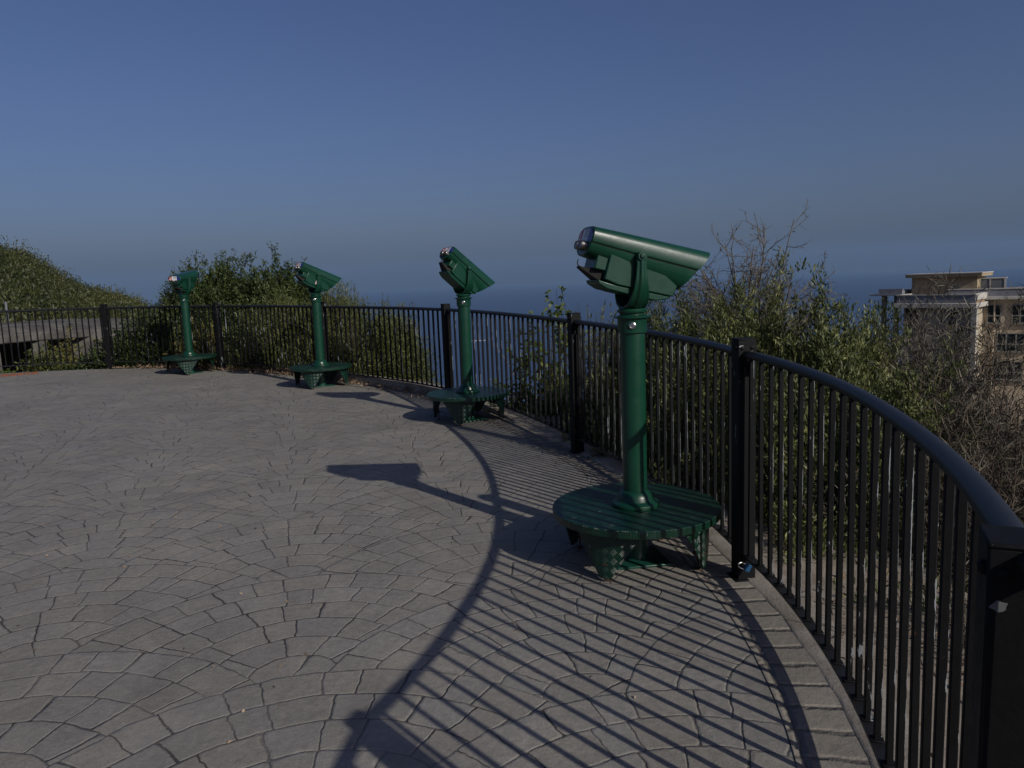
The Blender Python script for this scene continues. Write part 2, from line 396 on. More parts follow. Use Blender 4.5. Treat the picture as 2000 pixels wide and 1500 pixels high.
# ------------------------------------------------------------------ fence line
FP = [(-13.3, 12.6), (-10.5, 14.15), (-7.72, 14.75), (-5.30, 14.0), (-2.95, 12.2), (-.81, 9.85), (.56, 6.70), (1.157, 3.80), (.728, 1.07), (.45, -1.75), (-.2, -4.4)]
def cr_pt(i, t):
    p0, p1, p2, p3 = [Vector(FP[k]) for k in (i - 1, i, i + 1, i + 2)]
    return .5 * ((2 * p1) + (p2 - p0) * t + (2 * p0 - 5 * p1 + 4 * p2 - p3) * t * t + (3 * p1 - p0 - 3 * p2 + p3) * t ** 3)
BEND = [(1.157, 3.80), (1.183, 3.50), (1.188, 3.22), (1.168, 2.80), (1.118, 2.40), (1.040, 2.02), (.958, 1.70), (.868, 1.42), (.780, 1.19), (.728, 1.07)]   # the tight panel beside the camera
def dense(i):
    if i == 7:
        q = [Vector((1.10, 4.2))] + [Vector(p) for p in BEND] + [Vector((.60, .78))]; out = []
        for k in range(1, len(q) - 2):
            p0, p1, p2, p3 = q[k - 1:k + 3]
            for t in [j / 12 for j in range(12)]: out.append(.5 * ((2 * p1) + (p2 - p0) * t + (2 * p0 - 5 * p1 + 4 * p2 - p3) * t * t + (3 * p1 - p0 - 3 * p2 + p3) * t ** 3))
        return out + [Vector(BEND[-1])]
    return [cr_pt(i, k / 80) for k in range(81)]
CURVE = {}
for i in range(1, 9):
    q = dense(i); L = [0.0]
    for a, b in zip(q, q[1:]): L.append(L[-1] + (b - a).length)
    CURVE[i] = (np.array(L) / L[-1], np.array([p.x for p in q]), np.array([p.y for p in q]))
def cpt(i, t):
    L, X, Y = CURVE[i]; return Vector((float(np.interp(t, L, X)), float(np.interp(t, L, Y))))
def fence_curve(i, n=24): return [cpt(i, k / n) for k in range(n + 1)]
LINE = []
for i in range(1, 9): LINE += fence_curve(i)[:-1]
LINE.append(Vector(FP[9]))
def offs(line, d):                                    # positive d = outside the fence
    out = []
    for i, p in enumerate(line):
        t = (line[min(i + 1, len(line) - 1)] - line[max(i - 1, 0)]).normalized()
        out.append(p + Vector((-t.y, t.x)) * d)
    return out
# ------------------------------------------------------------------ ground
inner = offs(LINE, .012)
def sheet(name, pts, dz, mat):
    me = bpy.data.meshes.new(name); me.from_pydata([(x, y, gz(x, y) + dz) for x, y in pts], [], [list(range(len(pts)))]); me.update()
    o = new_obj(name, me, None, mat)
    return o
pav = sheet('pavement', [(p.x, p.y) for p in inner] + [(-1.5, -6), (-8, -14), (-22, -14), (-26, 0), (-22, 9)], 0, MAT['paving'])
tag(pav, kind='structure')
if pav.data.polygons[0].normal.z < 0: pav.data.flip_normals()

def strip(name, line, d0, d1, z0_, z1_, mat, uv=True):
    a, b = offs(line, d0), offs(line, d1)
    V = []; F = []; L = 0; us = []
    for i in range(len(line)):
        if i: L += (a[i] - a[i - 1]).length
        V += [(a[i].x, a[i].y, gz(*a[i]) + z0_), (b[i].x, b[i].y, gz(*b[i]) + z1_)]; us.append(L)
        if i: F.append((2 * i - 2, 2 * i - 1, 2 * i + 1, 2 * i))
    me = bpy.data.meshes.new(name); me.from_pydata(V, [], F); me.update()
    uvl = me.uv_layers.new(name='UVMap')
    for lp in me.loops:
        k = lp.vertex_index; uvl.data[lp.index].uv = (us[k // 2], 0 if k % 2 == 0 else abs(d1 - d0))
    if me.polygons[0].normal.z < 0: me.flip_normals()
    return new_obj(name, me, None, mat)
bo = strip('pavement_border', LINE[24 * 3:], .010, -.225, .004, .004, MAT['border']); tag(bo, kind='structure')

# kerb under the fence: one real upstand, high along the far curve and nearly flush near by
mb = MB(); i0 = 24 * 3 - 6; seg = LINE[i0:]
kin, kout = offs(seg, .0), offs(seg, .20)
rings = []
for i, (a, b) in enumerate(zip(kin, kout)):
    q = (i + i0 - 24 * 3) / 24.0
    hh = .012 + .10 * max(0, min(1, (1.6 - q) / .5))
    hh += random.uniform(-.003, .003)
    a = a + Vector((random.uniform(-.006, .006), random.uniform(-.006, .006)))
    za, zb = gz(*a), gz(*b)
    rings.append([(a.x, a.y, za - .1), (a.x, a.y, za + hh - .008), (a.x + (b.x - a.x) * .06, a.y + (b.y - a.y) * .06, za + hh), (b.x, b.y, zb + hh), (b.x, b.y, zb - .3)])
mb.loft(rings, True, True, 0, False)
tag(mb.build('kerb', MAT['concrete']), kind='structure')
ap = strip('path', LINE[24 * 4 + 6:], .20, 1.05, -.012, -.05, MAT['apron']); tag(ap, kind='structure')

# terrain: level behind us, a steep drop to the sea in front and right, a scrub hill on the left
crest = [(-60, 330, 60), (-46, 380, 62), (-40, 440, 66), (-33.7, 496, 70), (-32, 510, 74), (-30.1, 552, 78), (-28.1, 584, 84), (-25.8, 611, 92), (-25.0, 650, 98), (-23.5, 760, 100), (-20, 900, 100)]
fence_az = sorted([(math.degrees(math.atan2(p.x, p.y)), p.length) for p in LINE])
def rf(az):
    if az <= fence_az[0][0]: return fence_az[0][1]
    if az >= fence_az[-1][0]: return max(1.0, fence_az[-1][1])
    return float(np.interp(az, [a for a, _ in fence_az], [r for _, r in fence_az]))
def crest_zr(az):
    ys = float(np.interp(az, [c[0] for c in crest], [c[1] for c in crest])); rr = float(np.interp(az, [c[0] for c in crest], [c[2] for c in crest]))
    px = 1000 + 1500 * math.tan(rad(az)) / math.cos(PITCH)
    hy = 546 - .0393 * (px - 1000)
    dist = rr
    return CAM_H + (hy - ys) / 1500.0 * dist * math.cos(rad(az)), rr
def terrain(az, r):
    R0 = rf(az)
    if az < -110 or az > 110:
        return -.06 - max(0, r - 30) * .25
    drop = -.12 - max(0.0, r - (R0 + 1.0)) * .60 + (0.03 if r > R0 + 1 else 0)
    if az > 8: drop = max(drop, -.12 - max(0.0, r - (R0 + .9)) * (.60 - .38 * min(1, (az - 8) / 12)))
    if az > 40: drop = min(drop, -.12 - max(0, r - 2.0) * .5)
    if az > -20.5: return max(drop, -215)
    zc, rc = crest_zr(az)
    lo = -.55 if r > R0 + 1.5 else -.12
    if r < 26: hill = lo if az < -24 else -.12 - max(0, r - R0 - 1) * .12
    elif r < rc: hill = -.55 + (zc + .55) * ((r - 26) / (rc - 26)) ** .9
    else: hill = zc - (r - rc) * .55
    k = min(1, max(0, (-20.5 - az) / 3.5))
    return max(drop * (1 - k) + hill * k, -215)
azs = list(np.arange(-180, -60, 6)) + list(np.arange(-60, -18, .6)) + list(np.arange(-18, 60, 1.5)) + list(np.arange(60, 180, 6))
rs_ = [.0] + [.5, .8, 1.0, 1.3, 1.6, 2, 2.4, 2.8, 3.3, 4, 5, 6, 7, 8, 9, 10, 11, 12, 13, 14, 15, 16, 17, 18, 20, 23, 26, 30, 36, 42, 50, 58, 66, 74, 82, 90, 100, 115, 140, 180, 240, 330, 450]
V = []; F = []
for a in azs:
    for r in rs_:
        x, y = r * math.sin(rad(a)), r * math.cos(rad(a))
        z = terrain(a, r)
        if r < rf(a) + .9: z = min(z, -.06) + gz(x, y) * (1 if r < 30 else 0) - .04
        z += (.12 * math.sin(x * 1.3 + y * .7) * math.sin(y * .9 - x * .4)) * (1 if r > rf(a) + 1.6 else 0)
        V.append((x, y, z))
nr = len(rs_)
for i in range(len(azs)):
    k = (i + 1) % len(azs)
    for j in range(nr - 1): F.append((i * nr + j, k * nr + j, k * nr + j + 1, i * nr + j + 1))
me = bpy.data.meshes.new('ground'); me.from_pydata(V, [], F); me.update()
for f in me.polygons: f.use_smooth = True
if sum(f.normal.z for f in me.polygons) < 0: me.flip_normals()
tag(new_obj('ground', me, None, MAT['scrubsoil']), kind='structure')

# sea and far shore
mb = MB(); mb.lathe([(300, 0), (3000, 0), (25000, 0)], 64, cap=False, smooth=False, c=(0, 0, -200))
tag(mb.build('sea', MAT['sea']), kind='structure')
p1 = atd(898, 668, 2600); p2 = atd(948, 664, 2600)
mb = MB(); q1 = Vector((p1.x, p1.y, -199.2)); q2 = Vector((p2.x, p2.y, -199.2))
t_ = (q2 - q1).normalized(); s_ = Vector((-t_.y, t_.x, 0))
mb.add([q1 - s_ * 3, q1 + s_ * 3, q2 + s_ * 22, q2 - s_ * 22], [(0, 1, 2, 3)])
tag(mb.build('boat_wake', MAT['foam']), kind='structure')

mb = MB(); rows = []
for k, (px, py) in enumerate([(1700, 529), (1780, 522), (1850, 516), (1900, 509), (1950, 500), (2000, 493), (2060, 486), (2140, 476), (2260, 470), (2400, 486), (2600, 515)]):
    t = atd(px, py + 6, 24000); b = Vector((t.x, t.y, -201)); bk = Vector((t.x * 1.12, t.y * 1.12, -201))
    f_ = Vector((t.x * .96, t.y * .96, -201)); rows.append([f_, b * .5 + t * .5 + Vector((-t.x * .01, -t.y * .01, 0)), t, bk])
mb.loft(rows, False, False, 0, True)
tag(mb.build('distant_mountain', MAT['mountain']), kind='structure')

# ------------------------------------------------------------------ fence
fence = thing('fence', 'curved black metal railing with square posts around the terrace edge', 'fence', (FP[7][0], FP[7][1], gz(*FP[7])))
FL = fence.location.copy()
def frame_at(i, t):
    p = cpt(i, t); d = (cpt(i, min(1, t + .03)) - cpt(i, max(0, t - .03))).normalized()
    return p, math.atan2(d.y, d.x)
for k in range(1, 9):
    x, y = FP[k]
    _, a = frame_at(k, 0) if k < 8 else frame_at(7, 1)
    R = Matrix.Rotation(a, 3, 'Z'); z = gz(x, y)
    mb = MB(); H = 1.235 if k < 8 else 1.182
    mb.box((0, 0, H / 2 - .02), (.092, .092, H + .04), R)
    mb.box((0, 0, H + .0025), (.094, .094, .009), R)
    mb.box((0, 0, .004), (.13, .13, .012), R)
    p = mb.build('post', MAT['black'], fence, .004)
    p.location = Vector((x, y, z)) - FL
    # cross bolts under the cap
    for sgn in (-1, 1):
        mb = MB(); mb.lathe([(.011, 0), (.011, .006), (.007, .010)], 10)
        b = mb.build('bolt', MAT['black'], p); b.matrix_local = Matrix.Translation(R @ Vector((.028, sgn * .046, H - .035))) @ (R.to_4x4() @ Matrix.Rotation(-sgn * math.pi / 2, 4, 'X'))
    if k in (6, 7):
        mb = MB(); mb.box((0, 0, 0), (.05, .05, .006), R); mb.box(R @ Vector((0, 0, -.03)), (.006, .05, .055), R)
        b = mb.build('bracket', MAT['black'], p); b.location = R @ Vector((.07, 0, 1.13))
    if k in (7, 8):
        r_ = random.Random(k); spots = [(.012, H - .075, .030, .024), (-.03, H - .03, .012, .006)] if k == 7 else [(-.030, H - .085, .011, .009)]
        for (c1, c2, w1, w2) in spots:
            n_ = 11; P_ = []
            for j in range(n_):
                q = 2 * math.pi * j / n_; f = r_.uniform(.7, 1.2); P_.append((.0463, c1 + w1 * f * math.cos(q), c2 + w2 * f * math.sin(q)))
            mb = MB(); V_ = [R @ Vector(v) for v in P_]; V2 = [R @ Vector((v[0] + .0008, v[1], v[2])) for v in P_]
            mb.add(V_ + V2, [tuple(range(n_)), tuple(range(n_, 2 * n_))[::-1]] + [(j, (j + 1) % n_, n_ + (j + 1) % n_, n_ + j) for j in range(n_)])
            mb.build('bare_patch', MAT['primer_shaded' if k == 8 else 'primer_light'], p)
        for yy in (-.026, .026):
            mb = MB(); mb.lathe([(.010, 0), (.010, .004), (.006, .006)], 12); b = mb.build('bolt', MAT['black'], p); b.matrix_local = Matrix.Translation(R @ Vector((.046, yy, H - .038))) @ (R.to_4x4() @ Matrix.Rotation(math.pi / 2, 4, 'Y'))
TOPR, BOTR = 1.165, .135
nb = {1: 24, 2: 21, 3: 25, 4: 25, 5: 26, 6: 25, 7: 23, 8: 22}
for k in range(1, 9):
    pts = fence_curve(k, 30)
    L3 = lambda h: [Vector((p.x, p.y, gz(*p) + h)) - FL for p in pts]
    mb = MB(); mb.tube(L3(TOPR), .026, 12, flat=.8)
    mb.sweep(L3(BOTR), [(-.021, -.006), (.021, -.006), (.021, .006), (-.021, .006)])
    panel = mb.build('panel', MAT['rail'], fence)
    n = nb[k]; stuff = MB()
    for j in range(n):
        t = (j + .75) / (n + .5)
        p, a = frame_at(k, t)
        a += random.uniform(-.06, .06)
        q = Vector((p.x, p.y, gz(*p))) - FL
        lean = Euler((random.uniform(-.006, .006), random.uniform(-.006, .006), a)).to_matrix()
        m = MB() if k >= 4 else stuff
        zm = (TOPR + BOTR) / 2
        c = q + Vector((0, 0, zm)) if k < 4 else Vector((0, 0, 0))
        m.box(c, (.020, .020, TOPR - BOTR - .004), lean if k < 4 else None)
        if k >= 4:
            m.box(c + Vector((0, 0, -(TOPR - BOTR) / 2 + .012)), (.036, .04, .005))
            o = m.build('baluster', MAT['bar'], panel, .003 if k >= 6 else 0, 1); o.location = q + Vector((0, 0, zm)); o.rotation_euler = lean.to_euler()
    if k < 4: tag(stuff.build('balusters', MAT['black'], panel), kind='stuff')

# ------------------------------------------------------------------ coin viewers
def tread_uv(me, cyl=None):
    uvl = me.uv_layers.new(name='UVMap')
    for lp in me.loops:
        v = me.vertices[lp.vertex_index].co
        if cyl: uvl.data[lp.index].uv = (math.atan2(v.y, v.x) * cyl, v.z)
        else: uvl.data[lp.index].uv = (v.x, v.y)
MESH = {}
def viewer_meshes():
    # column with foot flange and collar
    mb = MB(); mb.lathe([(.062, .012), (.062, .262)], 28); MESH['stem'] = mb.mesh('stem')
    mb = MB(); mb.lathe([(.066, .39), (.0665, .9), (.066, 1.262)], 36); MESH['column'] = mb.mesh('column')
    mb = MB(); mb.lathe([(.066, .3095), (.128, .3095), (.131, .318), (.127, .330), (.112, .338), (.100, .345), (.094, .365), (.088, .378), (.074, .392), (.066, .398)], 40); MESH['flange'] = mb.mesh('flange')
    mb = MB(); mb.lathe([(.066, 1.258), (.077, 1.261), (.078, 1.268), (.078, 1.332), (.080, 1.338), (.096, 1.341), (.097, 1.349), (.080, 1.354), (.066, 1.356), (.066, 1.366), (.079, 1.37), (.081, 1.379), (.074, 1.388), (.055, 1.392)], 40); MESH['collar'] = mb.mesh('collar')
    mb = MB(); mb.lathe([(.018, 0), (.018, .006), (.013, .009), (.012, .006), (.0, .006)], 16); MESH['lock'] = mb.mesh('lock')
    mb = MB(); mb.box((0, 0, .006), (.30, .30, .014)); MESH['base_plate'] = mb.mesh('base_plate')
    # round step
    mb = MB(); R = .458
    mb.lathe([(.0, .2665), (R - .004, .2665), (R, .270), (R, .3045), (R - .004, .309), (.0, .3095)], 72); me = mb.mesh('step'); tread_uv(me); MESH['step'] = me
    # folded triangular leg plates
    mb = MB(); rr = .395; n = 12; top, bot = [], []
    outer = []; th = .008
    for sgn in (0, 1):
        for lvl in (0, 1, 2):
            for j in range(n + 1):
                u = -1 + 2 * j / n
                half = (rad(29), rad(15.5), rad(4.2))[lvl]; zz = (.266, .14, .022)[lvl]
                r_ = rr - sgn * th
                outer.append((r_ * math.cos(u * half), r_ * math.sin(u * half), zz))
    F = []; m = n + 1
    idx = lambda s, l, j: s * 3 * m + l * m + j
    for l in (0, 1):
        for j in range(n):
            F.append((idx(0, l, j), idx(0, l, j + 1), idx(0, l + 1, j + 1), idx(0, l + 1, j)))
            F.append((idx(1, l, j), idx(1, l + 1, j), idx(1, l + 1, j + 1), idx(1, l, j + 1)))
        F.append((idx(0, l, 0), idx(0, l + 1, 0), idx(1, l + 1, 0), idx(1, l, 0)))
        F.append((idx(0, l, n), idx(1, l, n), idx(1, l + 1, n), idx(0, l + 1, n)))
    for j in range(n):
        F.append((idx(0, 2, j), idx(0, 2, j + 1), idx(1, 2, j + 1), idx(1, 2, j)))
    mb.add(outer, F); me = mb.mesh('leg'); tread_uv(me, rr); MESH['leg'] = me
    mb = MB(); mb.lathe([(.006, 0), (.006, .14)], 8, c=(.352, 0, 0)); mb.lathe([(.0, .082), (.024, .084), (.026, .094), (.0, .10)], 12, c=(.352, 0, 0)); mb.lathe([(.022, 0), (.02, .006), (.0, .008)], 12, c=(.352, 0, 0))
    mb.box((.372, 0, .098), (.05, .03, .008)); MESH['levelling_bolt'] = mb.mesh('levelling_bolt')
    # yoke: a U with a raised rib (origin at pivot height)
    path = [(-.131, 0), (-.131, -.05), (-.130, -.11), (-.126, -.165), (-.112, -.215), (-.082, -.258), (-.045, -.280), (0, -.288)]
    path = path + [(-a, b) for a, b in path[-2::-1]]
    wid = [.026, .027, .032, .040, .050, .056, .058, .058]; wid = wid + wid[-2::-1]
    rings = []
    for i, (a, b) in enumerate(path):
        p0, p1 = path[max(i - 1, 0)], path[min(i + 1, len(path) - 1)]
        t = Vector((p1[0] - p0[0], p1[1] - p0[1])).normalized(); nrm = Vector((t.y, -t.x))   # outward
        w_ = wid[i]; sec = [(-w_, -.011), (w_, -.011), (w_, .004), (w_ * .45, .006), (w_ * .30, .016), (-w_ * .30, .016), (-w_ * .45, .006), (-w_, .004)]
        rings.append([(x, a + nrm.x * o_, b + nrm.y * o_) for x, o_ in sec])
    mb = MB(); mb.loft(rings, True, True, 0, False)
    for sgn in (-1, 1):                                       # round pivot eyes
        ring = lambda yy, r: [(r * math.cos(2 * math.pi * j / 20), yy, r * math.sin(2 * math.pi * j / 20) ) for j in range(20)]
        mb.loft([ring(sgn * .120, .0265), ring(sgn * .148, .0265)], True, True, 0, True)
        mb.loft([ring(sgn * .149, .017), ring(sgn * .156, .015), ring(sgn * .157, .006)], True, True, 0, True)
    MESH['yoke'] = mb.mesh('yoke')
    # head: hooded barrel, lofted, the front cut back on a slant
    def section(x, wd, zt, zc, zb, shear, n=13):
        H_ = []                                              # hood shell with its lower lip
        for j in range(n):
            a = math.pi * (1 - j / (n - 1)); c, s_ = math.cos(a), math.sin(a)
            H_.append((wd * math.copysign(abs(c) ** .52, c), zc + (zt - zc) * s_ ** .58))
        H_ += [(wd * .985, zc - .010), (wd * .80, zc - .008), (-wd * .80, zc - .008), (-wd * .985, zc - .010)]
        B_ = [(wd * .90, zc + .004)]
        for j in range(0, n):
            a = -math.pi * j / (n - 1); c, s_ = math.cos(a), math.sin(a)
            B_.append((wd * .90 * math.copysign(abs(c) ** .8, c), zc - .012 + (zc - .012 - zb) * (-(abs(s_) ** .85))))
        B_.append((-wd * .90, zc + .004))
        f_ = lambda P: [(x + shear * (z - .106), y, z) for y, z in P]
        return f_(H_), f_(B_)
    S = [section(-.338, .106, .098, .036, -.044, .10), section(-.332, .112, .106, .034, -.05, .10), section(-.15, .116, .107, .026, -.066, .2), section(.05, .121, .107, .018, -.092, .32), section(.387, .128, .106, .006, -.132, .56)]
    mb = MB()
    for q in (0, 1):
        mb.loft([t_[q] for t_ in S], True, False, 0, True)
        n_ = len(S[0][q]); o_ = len(mb.v) - 5 * n_
        mb.f.append([o_ + j for j in range(n_)]); mb.m.append(0); mb.sm.append(False)
    ts_ = S[-1]; n13 = 13
    S = [ts_[0][:n13] + [p for p in ts_[1][1:-1]]]
    def shrink(sec, k, dx):
        cy = 0; cz = sum(p[2] for p in sec) / len(sec)
        return [(p[0] + dx + (p[2] - cz) * (k - 1) * .3, p[1] * k, cz + (p[2] - cz) * k) for p in sec]
    mb.loft([S[-1], shrink(S[-1], .93, 0), shrink(S[-1], .90, -.07)], True, False, 0, False)
    me = mb.mesh('housing')
    MESH['housing'] = me
    mb = MB(); s9 = shrink(S[-1], .905, -.069); mb.add(s9, [list(range(len(s9)))]); MESH['lens'] = mb.mesh('lens')
    # rear decal plate in three colours with the eyepieces below
    mb = MB()
    rp = lambda y, z: (-.3405 + .10 * (z - .106), y, z)
    def quad(y0, y1, z0_, z1_, mi, dx=0):
        a = [rp(y0, z0_), rp(y1, z0_), rp(y1, z1_), rp(y0, z1_)]
        mb.add([(p[0] - dx, p[1], p[2]) for p in a] + [(p[0] - dx + .003, p[1], p[2]) for p in a], [(0, 1, 2, 3), (7, 6, 5, 4), (0, 4, 5, 1), (1, 5, 6, 2), (2, 6, 7, 3), (3, 7, 4, 0)], mi)
    for j in range(3):                                        # rounded top corners in steps
        pass
    quad(.046, .100, .026, .062, 0); quad(.048, .086, .062, .080, 0); quad(.05, .072, .080, .090, 0)
    quad(-.044, .046, .018, .092, 1)
    quad(-.100, -.044, .026, .062, 2); quad(-.086, -.044, .062, .080, 2); quad(-.072, -.044, .080, .090, 2)
    quad(.052, .096, .038, .045, 1, .001); quad(.067, .076, .028, .078, 1, .001)
    for z in (.052, .064, .074, .083):
        quad(-.036, -.036 + random.uniform(.04, .07), z, z + .004, 3, .001)
    MESH['decal'] = mb.mesh('decal_plate')
    mb = MB(); ring = lambda xx, r: [(xx, r * math.cos(2 * math.pi * j / 18), r * math.sin(2 * math.pi * j / 18)) for j in range(18)]
    mb.loft([ring(-.33, .023), ring(-.372, .023), ring(-.378, .020), ring(-.375, .015)], True, False, 0, True)
    mb.loft([ring(-.3745, .0155), ring(-.374, .001)], True, True, 1, True)
    MESH['eyepiece'] = mb.mesh('eyepiece')
    # coin mechanism below: stepped blocks, side plates and a belly tray
    mb = MB()
    def prism(poly, y, mi=0):
        a = [(x, -y, z) for x, z in poly]; b = [(x, y, z) for x, z in poly]; n2 = len(poly)
        mb.add(a + b, [tuple(range(n2))[::-1], tuple(range(n2, 2 * n2))] + [(j, (j + 1) % n2, n2 + (j + 1) % n2, n2 + j) for j in range(n2)], mi)
    prism([(-.272, -.02), (-.19, -.02), (-.186, -.108), (-.28, -.106)], .080)
    prism([(-.192, .0), (.05, .0), (.238, -.108), (.226, -.168), (-.10, -.166), (-.205, -.150)], .097)
    prism([(-.245, -.158), (-.10, -.168), (.222, -.170), (.195, -.190), (.14, -.206), (-.08, -.200), (-.17, -.196), (-.235, -.178)], .088)
    MESH['coin_box'] = mb.mesh('coin_box')
    mb = MB()
    a = [(-.355, -.030, -.104), (-.355, .030, -.104), (-.20, .06, -.112), (-.20, -.06, -.112)]; b = [(-.352, -.028, -.112), (-.352, .028, -.112), (-.22, .06, -.160), (-.22, -.06, -.160)]
    mb.add(a + b, [(0, 1, 2, 3), (7, 6, 5, 4), (0, 4, 5, 1), (1, 5, 6, 2), (2, 6, 7, 3), (3, 7, 4, 0)])
    mb.tube([(-.352, -.02, -.107), (-.368, -.022, -.102), (-.376, -.023, -.092), (-.377, -.023, -.078), (-.374, -.023, -.07)], .0035, 6)
    MESH['lever'] = mb.mesh('lever')
    mb = MB(); mb.box((.03, -.0985, -.115), (.06, .002, .055), Matrix.Rotation(.1, 3, 'Y')); MESH['sticker'] = mb.mesh('sticker')
FX = lambda x: x * .79 if x < 0 else x * 1.05
viewer_meshes()
for k_ in ('housing', 'lens', 'decal_plate' if 'decal_plate' in MESH else 'decal', 'eyepiece', 'coin_box', 'lever', 'sticker'):
    for v_ in MESH[k_].vertices: v_.co.x = FX(v_.co.x)
for v_ in MESH['yoke'].vertices: v_.co.z *= .945
decals = [MAT['dred'], MAT['dwhite'], MAT['dblue'], MAT['dgrey']]
def part(name, key, mat, parent, bevel=0, mtx=None):
    me = MESH[key]
    if not me.materials:
        for m in (mat if isinstance(mat, list) else [mat]): me.materials.append(m)
    o = bpy.data.objects.new(name, me); COL.objects.link(o); o.parent = parent
    if mtx is not None: o.matrix_local = mtx
    if bevel:
        b = o.modifiers.new('bevel', 'BEVEL'); b.width = bevel; b.segments = 2; b.limit_method = 'ANGLE'; b.angle_limit = rad(40)
    return o
PIV = 1.660
def viewer(label, x, y, yaw, pitch, leg0, lock_az, sticker):
    z = gz(x, y)
    t = thing('coin_viewer', label, 'coin viewer', (x, y, z), 0, 'green coin operated viewers on round steps')
    part('base_plate', 'base_plate', MAT['darkgreen'], t, .004, Matrix.Rotation(rad(leg0 + 40), 4, 'Z'))
    part('stem', 'stem', MAT['darkgreen'], t)
    part('step_plate', 'step', MAT['tread'], t)
    for k in range(4):
        lg = part('leg', 'leg', MAT['tread'], t, 0, Matrix.Rotation(rad(leg0 + 90 * k), 4, 'Z'))
        part('levelling_bolt', 'levelling_bolt', MAT['rusty'], lg)
    c = part('column', 'column', MAT['green'], t)
    part('foot_flange', 'flange', MAT['green'], t)
    col = part('collar', 'collar', MAT['green'], t)
    a = rad(lock_az)
    part('lock', 'lock', MAT['chrome'], col, 0, Matrix.Translation((.077 * math.cos(a), .077 * math.sin(a), 1.302)) @ Matrix.Rotation(a, 4, 'Z') @ Matrix.Rotation(math.pi / 2, 4, 'Y'))
    Y = Matrix.Translation((0, 0, PIV)) @ Matrix.Rotation(rad(yaw), 4, 'Z')
    part('yoke', 'yoke', MAT['green'], t, .005, Y)
    Hd = Y @ Matrix.Rotation(rad(pitch), 4, 'Y')
    hs = part('housing', 'housing', MAT['green'], t, 0, Hd)
    part('lens', 'lens', MAT['glass'], hs)
    part('decal_plate', 'decal', decals, hs)
    for sy in (-.032, .032):
        part('eyepiece', 'eyepiece', [MAT['eyemetal'], MAT['glass']], hs, 0, Matrix.Translation((-.008, sy, .004)))
    cb = part('coin_box', 'coin_box', MAT['green'], t, .006, Hd)
    part('coin_lever', 'lever', MAT['dark'], cb)
    if sticker: part('sticker', 'sticker', MAT['sticker'], cb)
    return t
viewer('nearest and largest green coin viewer, beside the fence post with the blue padlock', .655, 4.11, 15, 13, 237, 262, False)
viewer('green coin viewer tilted most steeply down, silhouetted against sea and sky', -.492, 8.44, 42, 35.5, 258, 270, False)
viewer('green coin viewer with paper sticker on its side, in front of upright olive shrubs', -2.87, 11.52, 45, 21.5, 262, 268, True)
viewer('farthest green coin viewer, turned away to show its red white blue rear plate', -5.74, 13.70, 86, -8, 285, 290, False)

# ------------------------------------------------------------------ padlock on the post with the chipped top
px_, py_ = FP[7]
_, a7 = frame_at(7, 0)
t = thing('padlock', 'small blue padlock hanging low on the fence beside the chipped post', 'padlock', (px_ - .005, py_ - .085, gz(px_, py_) + .085))
R = Euler((0, rad(-62), rad(15))).to_matrix()
mb = MB(); mb.box((0, 0, 0), (.040, .018, .034), R); mb.build('body', MAT['padblue'], t, .004)
mb = MB(); sp = [(-.014, 0, .02), (-.014, 0, .042), (-.010, 0, .052), (0, 0, .057), (.010, 0, .052), (.014, 0, .042), (.014, 0, .02)]
mb.tube([R @ Vector(p) for p in sp], .0035, 8); mb.build('shackle', MAT['chrome'], t)

# ------------------------------------------------------------------ vegetation
def leaf_mesh(name, P, D, L, W, fold=.18, tint=None, droop=0.0):
    n = len(P); P = np.asarray(P, float); D = np.asarray(D, float)
    D /= np.linalg.norm(D, axis=1)[:, None] + 1e-9
    rv = rng.normal(size=(n, 3)); S = np.cross(D, rv); S /= np.linalg.norm(S, axis=1)[:, None] + 1e-9
    Nn = np.cross(S, D)
    L = (L * rng.uniform(.65, 1.25, n))[:, None]; Wd = (W * rng.uniform(.7, 1.2, n))[:, None]
    mid = P + D * L * .45 + Nn * L * .04
    tip = P + D * L; tip[:, 2] -= droop * L[:, 0]
    V = np.empty((n, 4, 3)); V[:, 0] = P; V[:, 1] = mid + S * Wd * .5 + Nn * Wd * fold; V[:, 2] = tip; V[:, 3] = mid - S * Wd * .5 + Nn * Wd * fold
    idx = np.arange(n)[:, None] * 4
    tri = np.concatenate([idx + [0, 1, 2], idx + [0, 2, 3]], axis=1).reshape(-1)
    me = bpy.data.meshes.new(name); me.vertices.add(n * 4); me.vertices.foreach_set('co', V.reshape(-1))
    me.loops.add(n * 6); me.loops.foreach_set('vertex_index', tri)
    me.polygons.add(n * 2); me.polygons.foreach_set('loop_start', np.arange(n * 2) * 3)
    try: me.polygons.foreach_set('loop_total', np.full(n * 2, 3))
    except Exception: pass
    me.update(); me.validate()
    if tint is None: tint = np.clip(rng.beta(2, 2.2, n), 0, 1)
    at = me.attributes.new('tint', 'FLOAT', 'FACE'); at.data.foreach_set('value', np.repeat(tint, 2).astype(np.float32))
    return me
